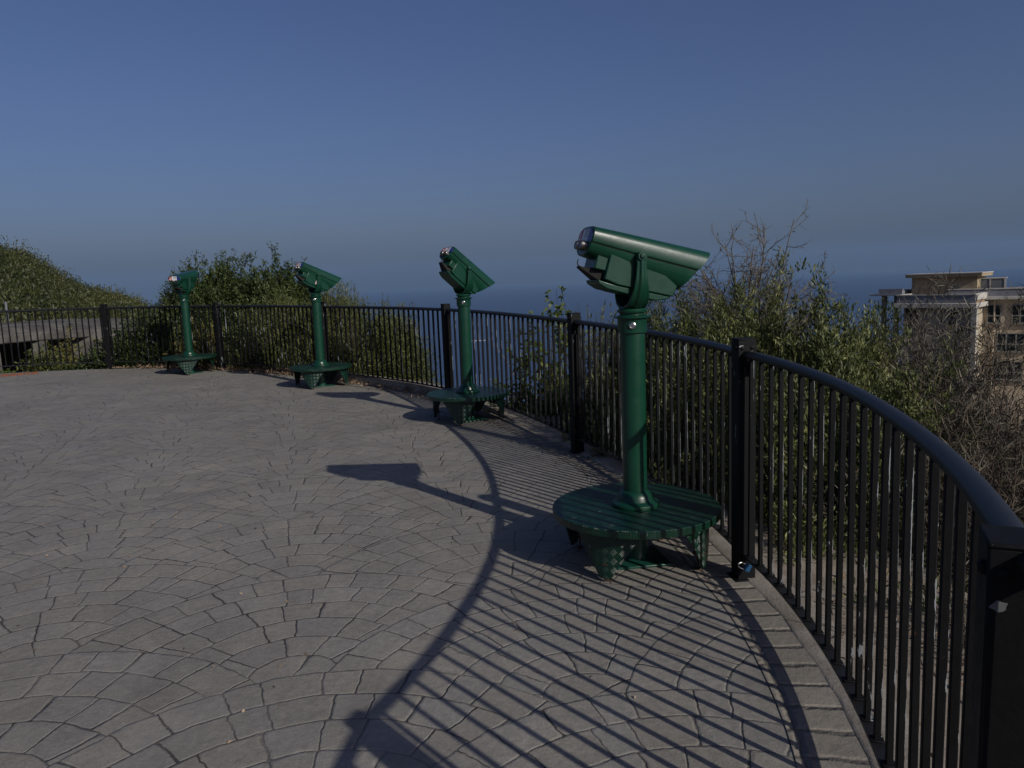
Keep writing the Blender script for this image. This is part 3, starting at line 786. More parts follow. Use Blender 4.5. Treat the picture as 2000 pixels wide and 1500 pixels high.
def stem_mesh(name, segs, n=4):
    """segs: list of (points array k x 3, r0, r1)"""
    V = []; F = []
    for pts, ra, rb in segs:
        k = len(pts); b = len(V)
        for i in range(k):
            t = pts[min(i + 1, k - 1)] - pts[max(i - 1, 0)]; t = t / (np.linalg.norm(t) + 1e-9)
            a = np.array([0, 0, 1.]) if abs(t[2]) < .9 else np.array([1., 0, 0])
            e1 = np.cross(t, a); e1 /= np.linalg.norm(e1); e2 = np.cross(e1, t)
            r = ra + (rb - ra) * i / (k - 1)
            for j in range(n):
                an = 2 * math.pi * j / n; V.append(pts[i] + (e1 * math.cos(an) + e2 * math.sin(an)) * r)
        for i in range(k - 1):
            for j in range(n):
                q = (j + 1) % n; F.append((b + i * n + j, b + i * n + q, b + (i + 1) * n + q, b + (i + 1) * n + j))
    me = bpy.data.meshes.new(name); me.from_pydata([tuple(v) for v in V], [], F); me.update()
    for f in me.polygons: f.use_smooth = True
    return me
def unit(v): return v / (np.linalg.norm(v, axis=-1, keepdims=True) + 1e-9)

def shoots(base, rx, ry, h, n, upright=.5, lump=.28, reach=(.35, 1.0), k=5, low=.05, seed=0):
    """curved shoots leaving a short trunk and ending on a lumpy crown envelope"""
    r = np.random.default_rng(seed); base = np.asarray(base, float)
    ph = r.uniform(0, 2 * math.pi, n); st = r.uniform(low, 1, n) ** .8
    el = np.arcsin(np.clip(st, 0, 1))
    a1, a2, a3, a4 = r.uniform(0, 6.28, 4)
    L = 1 - lump + lump * (np.sin(3 * ph + a1) * np.cos(4 * el + a2) * .6 + np.sin(7 * ph + a3) * np.sin(6 * el + a4) * .5 + .5) + r.normal(0, .07, n)
    ln = r.uniform(reach[0], reach[1], n) ** .6 * L
    end = base + np.stack([rx * np.cos(ph) * np.cos(el) * ln, ry * np.sin(ph) * np.cos(el) * ln, h * (.12 + .88 * np.sin(el)) * ln], 1)
    st0 = base + np.stack([rx * .12 * r.normal(size=n), ry * .12 * r.normal(size=n), h * r.uniform(.0, .3, n)], 1)
    start = st0 + (end - st0) * r.uniform(.0, .45, n)[:, None]
    out = []
    ts = np.linspace(0, 1, k)
    for i in range(n):
        a, b = start[i], end[i]; m = (a + b) / 2 - np.array([0, 0, upright * .25 * np.linalg.norm(b - a)]) + r.normal(0, .05, 3) * np.linalg.norm(b - a)
        out.append(np.outer((1 - ts) ** 2, a) + np.outer(2 * ts * (1 - ts), m) + np.outer(ts ** 2, b))
    return out
def leaves_on(paths, per, frm=.25, spread=.8, seed=1):
    r = np.random.default_rng(seed); P = []; D = []
    for c in paths:
        t = r.uniform(frm, 1.0, per) ** .8 * (len(c) - 1.001); i = t.astype(int); f = (t - i)[:, None]
        p = c[i] * (1 - f) + c[i + 1] * f; d = unit(c[i + 1] - c[i])
        P.append(p); D.append(unit(d + r.normal(0, spread, (per, 3))))
    return np.concatenate(P), np.concatenate(D)

def twiglets(paths, per, length, seed=3, ang=.9):
    r = np.random.default_rng(seed); out = []
    for c in paths:
        for _ in range(per):
            t = r.uniform(.2, .98) * (len(c) - 1.001); i = int(t); f = t - i
            p = c[i] * (1 - f) + c[i + 1] * f; d = unit(c[i + 1] - c[i]); d = unit(d + r.normal(0, ang, 3)); l = length * r.uniform(.4, 1.2)
            m = p + d * l * .5 + r.normal(0, .12, 3) * l
            out.append(np.array([p, m, p + d * l]))
    return out

def shrub(name, label, cat, base, rx, ry, h, n, per, L, W, leaf, seed, upright=.5, lump=.3, group=None, spread=.8, frm=.25, bark='bark', spikes=None, low=.05, sub=3, sublen=.22, tw=0.006, droop=0.0, nt=None, mt=16, tl=.2, up=.5, inner=.45, pk=1.0):
    base = Vector(base)
    t = thing(name, label, cat, base, 0, group)
    pr = shoots((0, 0, 0), rx * pk, ry * pk, h * pk, n, upright, lump, seed=seed, low=low)
    subs = twiglets(pr, sub, sublen * h ** .3, seed + 5, .8)
    # smoother sub shoots that carry most leaves
    sub2 = [np.array([s[0], (s[0] + s[1]) / 2, s[1], (s[1] + s[2]) / 2 + [0, 0, .02], s[2] + [0, 0, .05]]) for s in subs]
    if spikes:
        r = np.random.default_rng(seed + 9)
        for (x, y, z0_, z1_, cnt, sd) in spikes:
            for _ in range(cnt):
                a = np.array([x + r.normal(0, sd), y + r.normal(0, sd), z0_]); b = a + np.array([r.normal(0, .10), r.normal(0, .10), (z1_ - z0_) * r.uniform(.55, 1.0)])
                m = (a + b) / 2 + r.normal(0, .04, 3); ts = np.linspace(0, 1, 6)
                sub2.append(np.outer((1 - ts) ** 2, a) + np.outer(2 * ts * (1 - ts), m) + np.outer(ts ** 2, b))
                sub2.append(sub2[-1]); sub2.append(sub2[-1])
    P, D = leaves_on(sub2, per, .1, spread, seed + 2)
    P2, D2 = leaves_on(pr, per, frm, spread, seed + 3)
    P = np.concatenate([P, P2]); D = np.concatenate([D, D2])
    # tints run in patches through the crown so that clumps differ
    ph = rng.uniform(0, 6, 3)
    patch = .5 + .22 * np.sin(P[:, 0] * 4.1 / max(rx, .4) + ph[0]) * np.cos(P[:, 2] * 5.3 / max(h, .5) + ph[1]) + .12 * np.sin(P[:, 1] * 9 / max(ry, .4) + ph[2])
    tint = np.clip(patch + rng.normal(0, .2, len(P)), 0, 1); ts_ = []
    if nt:
        P3, D3, t3, ts_ = tufts(nt, mt, rx, ry, h * .96, tl, seed, lump, up, spread * .8, low * .5, inner)
        P = np.concatenate([P, P3]); D = np.concatenate([D, D3]); tint = np.concatenate([tint, t3])
    new_obj('foliage', leaf_mesh('foliage', P, D, L, W, .15, tint, droop), t, MAT[leaf])
    new_obj('stems', stem_mesh('stems', [(c, tw * 2.0, tw * .6) for c in pr[::2]] + [(s, tw * .6, tw * .25) for s in sub2[::2]] + [(s, tw * .5, tw * .2) for s in ts_], 4), t, MAT[bark])
    return t
def tufts(n, m, rx, ry, h, length, seed, lump, up=.5, spread=.5, low=.0, inner=.45, jit=.022):
    """short leafy shoots spread through the outer crown: returns leaf points, directions and a tint per leaf"""
    r0_ = np.random.default_rng(seed); r0_.uniform(0, 1, 2); 
    r = np.random.default_rng(seed + 101)
    ph = r.uniform(0, 2 * math.pi, n); el = np.arcsin(r.uniform(low, 1, n))
    a1, a2, a3, a4 = np.random.default_rng(seed + 55).uniform(0, 6.28, 4)
    L = 1 - lump + lump * (np.sin(3 * ph + a1) * np.cos(4 * el + a2) * .6 + np.sin(7 * ph + a3) * np.sin(6 * el + a4) * .5 + .5)
    L = L + .10 * np.sin(13 * ph + a2) * np.cos(11 * el + a1)
    f = L * r.uniform(inner, 1.0, n) ** .55
    c = np.stack([rx * np.cos(ph) * np.cos(el) * f, ry * np.sin(ph) * np.cos(el) * f, h * (.10 + .90 * np.sin(el)) * f], 1)
    o = unit(c - np.array([0, 0, h * .3])); ax = unit(o * (1 - up) + np.array([0, 0, up]) + r.normal(0, .28, (n, 3)))
    ln = length * r.uniform(.5, 1.4, n)
    t = r.uniform(0, 1, (n, m))
    P = c[:, None, :] + ax[:, None, :] * (ln[:, None] * t)[:, :, None] + r.normal(0, jit, (n, m, 3))
    D = unit(ax[:, None, :] + r.normal(0, spread, (n, m, 3)))
    tint = np.clip(np.repeat((r.normal(.45, .2, n))[:, None], m, 1) + .22 * (t - .5) + r.normal(0, .13, (n, m)), 0, 1)
    segs = [np.stack([c[i] - ax[i] * ln[i] * .5, c[i] + ax[i] * ln[i] * .3, c[i] + ax[i] * ln[i]]) for i in range(0, n, 9)]
    return P.reshape(-1, 3), D.reshape(-1, 3), tint.reshape(-1), segs

def basept(px, py, d, z):           # foot of a plant: direction of a photo pixel, distance, height
    p = atd(px, py, d); return (p.x, p.y, z)

G1 = 'dense shrubs behind the far fence'
shrub('shrub', 'tall dense dark green shrub behind the farthest viewer and fence', 'shrub', basept(440, 700, 17.6, -.35), 1.70, 1.2, 2.55, 90, 6, .062, .028, 'leaf_dark', 11, .5, .20, G1, .85, sub=3, sublen=.2, nt=8200, mt=20, tl=.22, up=.4, pk=.74)
shrub('shrub', 'dense dark green shrub left of the sticker viewer, rounded top', 'shrub', basept(556, 700, 16.6, -.4), 1.28, 1.0, 2.48, 70, 6, .062, .028, 'leaf_dark', 12, .5, .20, G1, .85, sub=3, sublen=.2, nt=6400, mt=20, tl=.22, up=.4, pk=.74)
shrub('shrub', 'lower dark shrub left of the farthest viewer, spilling through the fence', 'shrub', basept(312, 700, 17.0, -.35), 1.30, .9, 1.62, 200, 7, .06, .027, 'leaf_dark', 13, .5, .32, G1, .9, sub=3, sublen=.2, nt=2600, mt=16, tl=.22, up=.3, pk=.74)
shrub('shrub', 'yellowish green shrub low behind the farthest viewer column', 'shrub', basept(395, 705, 15.9, -.3), .70, .4, 1.40, 100, 8, .075, .032, 'leaf_yellow', 14, .5, .35, G1, .9, sub=3, nt=260, mt=12, tl=.2)
shrub('shrub', 'grey green thin shrub rising left of the farthest viewer head', 'shrub', basept(345, 700, 18.0, -.3), .65, .5, 2.05, 130, 9, .06, .02, 'leaf_olive', 15, .3, .4, G1, .8, sub=3, nt=420, mt=14, tl=.25)
G2 = 'upright olive green shrubs behind the middle fence'
shrub('shrub', 'upright olive green shrub left of the sticker viewer column', 'shrub', basept(560, 700, 14.9, -.45), 1.15, .7, 1.90, 200, 8, .060, .015, 'leaf_upright', 21, .15, .3, G2, .5, sub=3, spikes=[(.2, 0, 1.1, 1.85, 22, .35)], nt=2400, mt=22, tl=.32, up=.85)
shrub('shrub', 'tallest upright olive green shrub right of the sticker viewer', 'shrub', basept(660, 715, 14.3, -.55), .85, .75, 2.10, 200, 8, .060, .015, 'leaf_upright', 22, .12, .3, G2, .5, sub=3, spikes=[(.05, 0, 1.2, 2.35, 34, .17), (-.35, 0, 1.1, 2.1, 20, .17)], nt=2300, mt=22, tl=.32, up=.85)
shrub('shrub', 'broad olive green shrub ending against the sea behind the fence', 'shrub', basept(762, 740, 12.6, -.65), .70, .65, 1.88, 200, 8, .056, .014, 'leaf_upright', 23, .15, .25, G2, .55, sub=3, low=.0, spikes=[(-.55, 0, 1.2, 2.28, 16, .09), (.0, 0, 1.0, 2.08, 7, .05), (.35, 0, .9, 2.02, 9, .06)], nt=2300, mt=22, tl=.30, up=.8)
G3 = 'olive bushes beyond the near fence'
OL = dict(bark='bark', tw=.005)
shrub('olive_bush', 'big olive bush beyond the fence right of the nearest viewer', 'bush', basept(1500, 800, 6.3, -1.35), 1.45, 1.3, 2.76, 420, 9, .046, .0122, 'leaf_olive', 31, .25, .26, G3, .55, sub=3, sublen=.2, spikes=[(.50, 0, 2.0, 2.62, 18, .14), (-.1, 0, 2.0, 2.55, 16, .2), (.95, 0, 1.8, 2.45, 14, .12)], pk=.86, nt=16500, mt=26, tl=.17, up=.75, **OL)
shrub('olive_bush', 'olive bush directly behind the nearest viewer column', 'bush', basept(1310, 800, 7.5, -1.3), 1.05, .85, 2.68, 240, 9, .046, .0122, 'leaf_olive', 32, .25, .3, G3, .55, sub=3, sublen=.2, spikes=[(-.75, 0, 1.7, 2.7, 24, .09), (-.45, 0, 1.7, 2.4, 12, .08)], nt=9800, mt=26, tl=.17, up=.75, **OL)
shrub('olive_bush', 'dark low olive bush leaning over the near curve of the fence', 'bush', basept(1650, 1000, 5.3, -1.7), 1.1, 1.0, 2.75, 300, 9, .045, .012, 'leaf_olive', 33, .25, .28, G3, .6, sub=3, sublen=.2, nt=9400, mt=26, tl=.16, up=.65, **OL)
shrub('olive_bush', 'olive bush with bare grey tips between fence and building', 'bush', basept(1660, 820, 7.0, -1.9), 1.0, 1.0, 3.05, 240, 9, .046, .0122, 'leaf_olive', 34, .25, .3, G3, .55, sub=3, sublen=.2, spikes=[(0, 0, 2.2, 3.05, 10, .15)], nt=9800, mt=26, tl=.17, up=.75, **OL)
shrub('olive_bush', 'small dark olive bush low behind the fence left of the nearest viewer', 'bush', basept(1195, 860, 8.1, -1.2), .62, .45, 2.1, 140, 9, .046, .0122, 'leaf_olive', 35, .25, .3, G3, .6, sub=3, sublen=.2, nt=2600, mt=20, tl=.22, up=.65, **OL)
shrub('olive_bush', 'dark olive bush hanging below the near corner of the fence', 'bush', basept(1960, 1100, 4.0, -1.7), .85, .8, 1.95, 180, 9, .044, .0115, 'leaf_olive', 36, .25, .28, G3, .6, sub=3, sublen=.2, nt=1500, mt=20, tl=.2, up=.4, **OL)
# young broad-leaved sapling
shrub('sapling', 'young sapling with broad light green leaves and one tall shoot', 'sapling', basept(1065, 800, 9.0, -.75), .66, .5, 1.85, 70, 7, .088, .046, 'leaf_bright', 41, .2, .3, None, .9, sub=3, sublen=.25, droop=.35, spikes=[(.22, 0, 1.35, 2.28, 7, .03), (-.25, 0, 1.1, 1.80, 4, .04)], nt=120, mt=9, tl=.26, up=.3)
shrub('low_shrub', 'low tangled dark shrub at the foot of the young sapling', 'shrub', basept(1065, 860, 9.0, -.6), .80, .45, .95, 150, 9, .05, .022, 'leaf_dark', 42, .4, .35, None, .9, sub=3, nt=700, mt=14, tl=.16)

# dry twig bushes
def twig_bush(label, base, rx, ry, h, n, seed, mats=('twig',), lv=0, group=None, sub=(6, 5), sl=(.34, .13), tw=.0065, low=.05, upright=.1, nt=0):
    t = thing('dry_bush', label, 'bush', base, 0, group)
    pr = shoots((0, 0, 0), rx, ry, h, n, upright, .3, (.5, 1), 6, low, seed)
    s1 = twiglets(pr, sub[0], sl[0], seed + 1, .75); s2 = twiglets(s1, sub[1], sl[1], seed + 2, .9)
    new_obj('branches', stem_mesh('branches', [(c, tw * 1.5, tw * .45) for c in pr] + [(c, tw * .5, tw * .25) for c in s1], 4), t, MAT[mats[0]])
    new_obj('twigs', stem_mesh('twigs', [(c, tw * .3, tw * .15) for c in s2], 3), t, MAT[mats[-1]])
    if nt:
        P, D, tt, _ = tufts(nt, 12, rx, ry, h, .22, seed, .3, .35, .75, 0, .35, .03)
        new_obj('fine_twigs', leaf_mesh('fine_twigs', P, D, .105, .0075, .1, np.clip(tt, 0, 1)), t, MAT['leaf_grey' if mats[0] == 'twig' else 'leaf_brown'])
    if lv:
        P, D = leaves_on(s1, lv, .1, .8, seed + 4)
        new_obj('foliage', leaf_mesh('foliage', P, D, .036, .010), t, MAT['leaf_grey'])
    return t
GD = 'dry twiggy bushes beyond the fence'
twig_bush('bare thorny branches sticking up above the big olive bush into the sky', basept(1470, 800, 6.9, .55), .85, .5, 1.66, 75, 51, ('twig', 'twig'), 2, GD, (8, 5), (.27, .085), .0066, .25)
twig_bush('grey dry twiggy bush in front of the cream building', basept(1840, 780, 7.0, -1.5), 1.2, 1.0, 2.85, 250, 52, ('twig', 'twig'), 2, GD, (8, 5), (.34, .14), nt=4200)
twig_bush('brown dry twiggy bush below the building at the right edge', basept(1900, 900, 5.0, -1.8), 1.15, 1.0, 2.60, 240, 53, ('twigdark', 'twig'), 2, GD, (8, 5), (.34, .14), nt=4200)
twig_bush('grey dry twigs where the olive bush meets the building', basept(1735, 760, 8.2, -1.6), .75, .7, 2.75, 110, 54, ('twig', 'twig'), 1, GD, (8, 5), (.32, .13), nt=1000)
twig_bush('low brown dry bush just past the near fence corner post', basept(1960, 1000, 3.6, -1.6), .9, .8, 1.75, 170, 55, ('twigdark', 'twig'), 3, GD, (8, 5), (.3, .12), nt=2400)

# plants by the bunker and fence foot
GB = 'small plants in front of the old concrete wall'
shrub('low_shrub', 'yellow green bushy plant against the old concrete wall', 'plant', basept(135, 712, 19.5, -.45), .55, .4, 1.35, 110, 9, .075, .04, 'leaf_yellow', 61, .4, .35, GB, .9, sub=3)
shrub('low_shrub', 'tall weedy green plant in front of the concrete wall corner', 'plant', basept(82, 712, 18.9, -.45), .42, .35, 1.05, 90, 9, .06, .03, 'leaf_upright', 65, .4, .35, GB, .9, sub=3, nt=300, mt=12, tl=.2)
shrub('low_shrub', 'dark green plant left of the leftmost fence post', 'plant', basept(185, 712, 18.5, -.4), .5, .4, .78, 110, 9, .075, .04, 'leaf_dark', 62, .4, .35, GB, .9, sub=3, nt=400, mt=12, tl=.18)
shrub('low_shrub', 'mid green plant right of the leftmost fence post', 'plant', basept(245, 712, 18.2, -.4), .8, .4, 1.15, 130, 9, .08, .04, 'leaf_upright', 63, .4, .35, GB, .9, sub=3, nt=500, mt=12, tl=.18)
shrub('low_shrub', 'small green plant inside the dark opening of the concrete wall', 'plant', basept(12, 712, 19.6, -.45), .34, .3, .62, 60, 9, .075, .035, 'leaf_bright', 64, .4, .35, GB, .9, sub=3)

# hillside scrub: one mass of leaf clumps over the slope
Pl = []; Dl = []; Tl = []
r = np.random.default_rng(77)
for k in range(2600):
    az = r.uniform(-40, -24.6); zc, rc = crest_zr(az)
    q = r.uniform(0, 1) ** .85; rr = 27 + (rc + 3 - 27) * q
    x, y = rr * math.sin(rad(az)), rr * math.cos(rad(az)); z = terrain(az, rr)
    s = r.uniform(.5, 1.1) * (.55 + rr / 110); s *= 1.5 if r.uniform() < .07 else 1.0; hh = s * r.uniform(.7, 1.25)
    n = int(110)
    u = unit(r.normal(size=(n, 3))); u[:, 2] = np.abs(u[:, 2]); f = r.uniform(.72, 1.05, n)[:, None]
    bump_ = math.sin(x * .31 + 1.3 * math.sin(y * .17)) * math.cos(y * .23 + x * .11)
    z += .45 * bump_ * rr / 60
    Pl.append(np.array([x, y, z - .25]) + u * f * np.array([s, s, hh])); Dl.append(unit(u + r.normal(0, .7, (n, 3)) + [0, 0, .3]))
    Tl.append(np.clip(.42 + .25 * bump_ + r.normal(0, .2) + r.normal(0, .14, n), 0, 1))
Pl = np.concatenate(Pl); Dl = np.concatenate(Dl); Tl = np.concatenate(Tl)
me = leaf_mesh('hillside_scrub', Pl, Dl, .20, .095, .2, Tl)
tag(new_obj('hillside_scrub', me, None, MAT['leaf_hill']), 'low green scrub covering the hillside on the left', 'scrub', kind='stuff')

# fallen leaves and dry litter along the fence foot
P = []; r = np.random.default_rng(5)
for k in range(2600):
    i = r.integers(24, len(LINE) - 2); p = LINE[i] + (LINE[i + 1] - LINE[i]) * r.uniform(); t = (LINE[i + 1] - LINE[i]).normalized(); nn = Vector((-t.y, t.x))
    farside = i < 24 * 4 + 4
    d = r.normal(.05, .16) if farside else abs(r.normal(.75, .35)) + .1
    if not farside and r.uniform() < .45: continue
    q = p + nn * d
    zz = gz(*q) + (.02 if d < .0 else .0) + (.004 if not farside else .03 * r.uniform())
    P.append((q.x, q.y, zz - (.05 * d if d > .2 and not farside else 0)))
P = np.array(P); D = r.normal(0, 1, (len(P), 3)); D[:, 2] = np.abs(D[:, 2]) * .35
tag(new_obj('leaf_litter', leaf_mesh('leaf_litter', P, D, .055, .026), None, MAT['leaf_dry']), 'dead brown leaves scattered along the foot of the fence', 'leaves', kind='stuff')
P = []
for k in range(150):
    y = r.uniform(1.8, 9); x = r.uniform(-1.0 * y, .9)
    P.append((x, y, gz(x, y) + .004))
P = np.array(P); D = r.normal(0, 1, (len(P), 3)); D[:, 2] = np.abs(D[:, 2]) * .25
tag(new_obj('grit', leaf_mesh('grit', P, D, .022, .011), None, MAT['leaf_dry']), kind='stuff')
# grass tufts along the far edge
P = []; D = []
for k in range(220):
    i = r.integers(30, 24 * 4 + 10); p = LINE[i] + Vector((r.normal(0, .05), r.normal(.22, .18)))
    for _ in range(9): P.append((p.x + r.normal(0, .04), p.y + r.normal(0, .04), gz(*p) - .03)); D.append((r.normal(0, .35), r.normal(0, .35), 1))
tag(new_obj('grass', leaf_mesh('grass', np.array(P), np.array(D), .13, .014, .1), None, MAT['leaf_dry']), kind='stuff')

# ------------------------------------------------------------------ old concrete bunker on the left
o0 = atd(60, 700, 22.0)
def bpt(px, d, z):
    p = atd(px, 700, d); return Vector((p.x, p.y, z))
t = thing('bunker', 'old weathered grey concrete bunker with dark opening behind the fence', 'bunker', (o0.x, o0.y, -.6))
OB = Vector((o0.x, o0.y, -.6))
def zpx(px, py, d):
    return atd(px, py, d).z
cap = [(-260, 658, 20.8), (-120, 652, 20.9), (0, 643, 21), (60, 637, 21.3), (130, 632, 21.8), (200, 631, 22.6), (280, 631, 23.6), (340, 634, 24.6)]
rings = []
for px, py, d in cap:
    zt = zpx(px, py, d); zb = zpx(px, py + 30 if px < 150 else py + 26, d); a = bpt(px, d, 0); n_ = Vector((a.x, a.y, 0)).normalized()
    rings.append([Vector((a.x, a.y, zb)) - OB, Vector((a.x, a.y, zt - .16)) - OB, Vector((a.x, a.y, zt - .14)) + n_ * .16 - OB, Vector((a.x, a.y, zt)) + n_ * .5 - OB, Vector((a.x, a.y, zt)) + n_ * 5 - OB, Vector((a.x, a.y, -.9)) + n_ * 5 - OB, Vector((a.x, a.y, zb)) + n_ * .4 - OB])
mb = MB(); mb.loft(rings, True, True, 0, False); mb.build('roof_slab', MAT['stone'], t, .03)
mb = MB()
def wallpiece(pxa, pxb, d, depth, ztop):
    a, b = bpt(pxa, d, 0), bpt(pxb, d, 0); n_ = Vector((a.x, a.y, 0)).normalized()
    A = [a, b, b + n_ * depth, a + n_ * depth]
    mb.add([Vector((p.x, p.y, -1.0)) - OB for p in A] + [Vector((p.x, p.y, ztop)) - OB for p in A], [(3, 2, 1, 0), (4, 5, 6, 7), (0, 1, 5, 4), (1, 2, 6, 5), (2, 3, 7, 6), (3, 0, 4, 7)])
zt = zpx(60, 668, 21.3)
wallpiece(66, 95, 21.5, 1.6, zt); wallpiece(95, 330, 22.4, 1.2, zt + .05); wallpiece(-260, 2, 21.4, 1.6, zt)
wallpiece(2, 66, 23.2, .4, zt)
mb.build('wall', MAT['stone'], t)
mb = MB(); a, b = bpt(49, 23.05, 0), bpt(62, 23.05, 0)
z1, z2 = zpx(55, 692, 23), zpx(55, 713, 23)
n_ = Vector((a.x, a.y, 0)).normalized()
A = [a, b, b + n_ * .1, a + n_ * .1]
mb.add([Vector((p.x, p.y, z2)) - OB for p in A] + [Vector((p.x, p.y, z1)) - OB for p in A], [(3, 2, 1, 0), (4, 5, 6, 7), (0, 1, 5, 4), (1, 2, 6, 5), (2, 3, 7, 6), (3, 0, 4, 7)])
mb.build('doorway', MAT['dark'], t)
# orange brick edging on the ground
mb = MB()
a = atd(-60, 716, 16.8); b = atd(74, 716, 16.8)
dv = Vector((b.x - a.x, b.y - a.y, 0)); L = dv.length; ang = math.atan2(dv.y, dv.x)
n_b = 9
for k in range(n_b):
    c = Vector((a.x, a.y, 0)) + dv * ((k + .5) / n_b)
    mb.box((c.x, c.y, gz(c.x, c.y) + .005), (L / n_b - .012, .11, .055), Euler((random.uniform(-.05, .05), random.uniform(-.03, .03), ang + random.uniform(-.03, .03))).to_matrix())
tag(mb.build('brick_edging', MAT['brick'], None, .006), 'short row of orange bricks on the ground at the far left', 'edging')
p = atd(17, 640, 26)
mb = MB(); mb.lathe([(.035, -1.2), (.035, zpx(17, 590, 26)), (.0, zpx(17, 588, 26))], 10, c=(0, 0, 0))
o = mb.build('pole', MAT['metalgrey']); o.location = (p.x, p.y, 0); tag(o, 'thin grey metal pole above the old concrete wall', 'pole')
# pale bare stalk leaning beyond the fence
a, b = atd(950, 655, 10.5), atd(990, 706, 9.9); c = atd(1010, 745, 9.7)
mb = MB(); mb.tube([c, b, a], [.007, .006, .003], 6)
tag(mb.build('stalk', MAT['concrete']), 'pale bare stalk leaning in front of the sea beside the sapling', 'stalk')

# ------------------------------------------------------------------ apartment building on the right
DB = 66.0
def bz(py, px=1850, d=DB): return atd(px, py, d).z
bo_ = atd(1913, 600, DB); BO = Vector((bo_.x, bo_.y, -14))
bt = thing('apartment_building', 'cream and olive flat roofed apartment building with cluttered roof', 'building', BO)
azb = math.atan2(bo_.x, bo_.y)
# local frame of each block: u along the facade to the right, v into the building
class Blk:
    def __init__(s, px, d, turn):
        p = atd(px, 600, d); s.o = Vector((p.x, p.y, 0)); az = math.atan2(p.x, p.y)
        a = -az + rad(turn); s.u = Vector((math.cos(a), math.sin(a), 0)); s.w = Vector((-s.u.y, s.u.x, 0))
    def P(s, u, v, z): return s.o + s.u * u + s.w * v + Vector((0, 0, z))
    def box(s, mb, u0_, u1_, v0_, v1_, z0_, z1_, mi=0):
        A = [s.P(u0_, v0_, 0), s.P(u1_, v0_, 0), s.P(u1_, v1_, 0), s.P(u0_, v1_, 0)]
        mb.add([Vector((p.x, p.y, z0_)) - BO for p in A] + [Vector((p.x, p.y, z1_)) - BO for p in A], [(3, 2, 1, 0), (4, 5, 6, 7), (0, 1, 5, 4), (1, 2, 6, 5), (2, 3, 7, 6), (3, 0, 4, 7)], mi)
LB = Blk(1904, DB, -13)          # left block: origin at its right front corner, u negative to the left
S_ = 1500 / DB * math.cos(azb) * 1.0
m_px = 1 / (1500 / (DB * math.cos(azb)))     # metres per photo pixel at the building
RB = Blk(1912, DB + 3.0, -4)
roof = bz(574, 1913); sof = bz(592, 1913); low = -14
Wl = 140 * m_px / math.cos(rad(13))
mb = MB(); LB.box(mb, -Wl + .4, -.25, .45, 9, low, sof - .35); mb.build('olive_wall', MAT['wall_block'], bt)
mb = MB(); RB.box(mb, -2.2, 14, .5, 10, low, sof + .1); mb.build('cream_wall', MAT['wall_cream'], bt)
mb = MB(); LB.box(mb, -Wl - .25, .15, -.15, 9.4, sof - .35, sof); RB.box(mb, -2.3, 14.6, -.05, 10.4, sof + .102, sof + .35); mb.build('cornice', MAT['trim'], bt, .03)
mb = MB(); LB.box(mb, -Wl, 0, .05, .25, sof, roof - .08); LB.box(mb, -Wl, -Wl + .2, .25, 9, sof, roof - .08); RB.box(mb, -2.1, 14.4, .15, .35, sof + .35, roof + .22); mb.build('parapet', MAT['parapet'], bt)
mb = MB(); LB.box(mb, -Wl - .04, .04, 0, .3, roof - .08, roof); LB.box(mb, -Wl - .04, -Wl + .25, .302, 9, roof - .08, roof); LB.box(mb, -.20, .06, .302, 3.2, roof - .45, roof + .02)
RB.box(mb, -2.2, 14.4, .1, .4, roof + .22, roof + .30); mb.build('coping', MAT['trim'], bt)
mb = MB(); LB.box(mb, -Wl + .22, -.05, .27, 9, sof, roof - .32); RB.box(mb, -2.1, 14.2, .37, 10, sof + .35, roof + .05); mb.build('flat_roof', MAT['rooffelt'], bt)
# stair head on the roof
pl, prr = 1775, 1893
wT = (prr - pl) * m_px
mb = MB(); LB.box(mb, -Wl + .1, -Wl + .1 + wT * 1.05, 3.2, 5.6, sof, bz(543, 1835)); sh = mb.build('stair_head', MAT['wall_olive'], bt)
mb = MB(); LB.box(mb, -Wl - .25, -Wl + .5 + wT * 1.05, 2.7, 6, bz(543, 1835), bz(537, 1835)); mb.build('canopy', MAT['wall_olive'], sh)
mb = MB(); LB.box(mb, -Wl - .3, -Wl + .55 + wT * 1.05, 2.65, 6.05, bz(537, 1835) + .003, bz(535, 1835)); mb.build('coping', MAT['trim'], sh)
# water tank cabinet
mb = MB(); u0_ = -.40; RB.box(mb, u0_, u0_ + 2.0, 1.2, 2.4, sof + .3, bz(547, 1920)); tk = mb.build('tank_housing', MAT['metalgrey'], bt)
mb = MB(); RB.box(mb, u0_ - .06, u0_ + 2.05, 1.15, 2.45, bz(547, 1920), bz(545, 1920)); RB.box(mb, u0_ + .95, u0_ + 1.03, 1.16, 1.2, sof + .4, bz(547, 1920)); RB.box(mb, u0_ + 1.9, u0_ + 2.0, 1.16, 1.2, sof + .4, bz(547, 1920)); mb.build('frame', MAT['trim'], tk)
# side terrace on the left with columns
mb = MB(); LB.box(mb, -Wl - 2.1, -Wl - .3, 2.2, 7, bz(578, 1745), bz(571, 1745)); LB.box(mb, -Wl - 2.1, -Wl - .27, 2.2, 2.4, bz(571, 1745), bz(567, 1745)); LB.box(mb, -Wl - 2.7, -Wl - .28, 1.9, 7, bz(581, 1745), bz(578, 1745) - .003); mb.build('terrace_slab', MAT['parapet'], bt)
for uu in (-Wl - 1.95, -Wl - 1.0):
    mb = MB(); LB.box(mb, uu, uu + .32, 2.5, 2.8, low, bz(581, 1745)); mb.build('column', MAT['wall_olive'], bt)
mb = MB(); LB.box(mb, -Wl - .6, -Wl + .38, 4.2, 4.4, low, sof - .36); mb.build('side_wall', MAT['wall_olive'], bt)
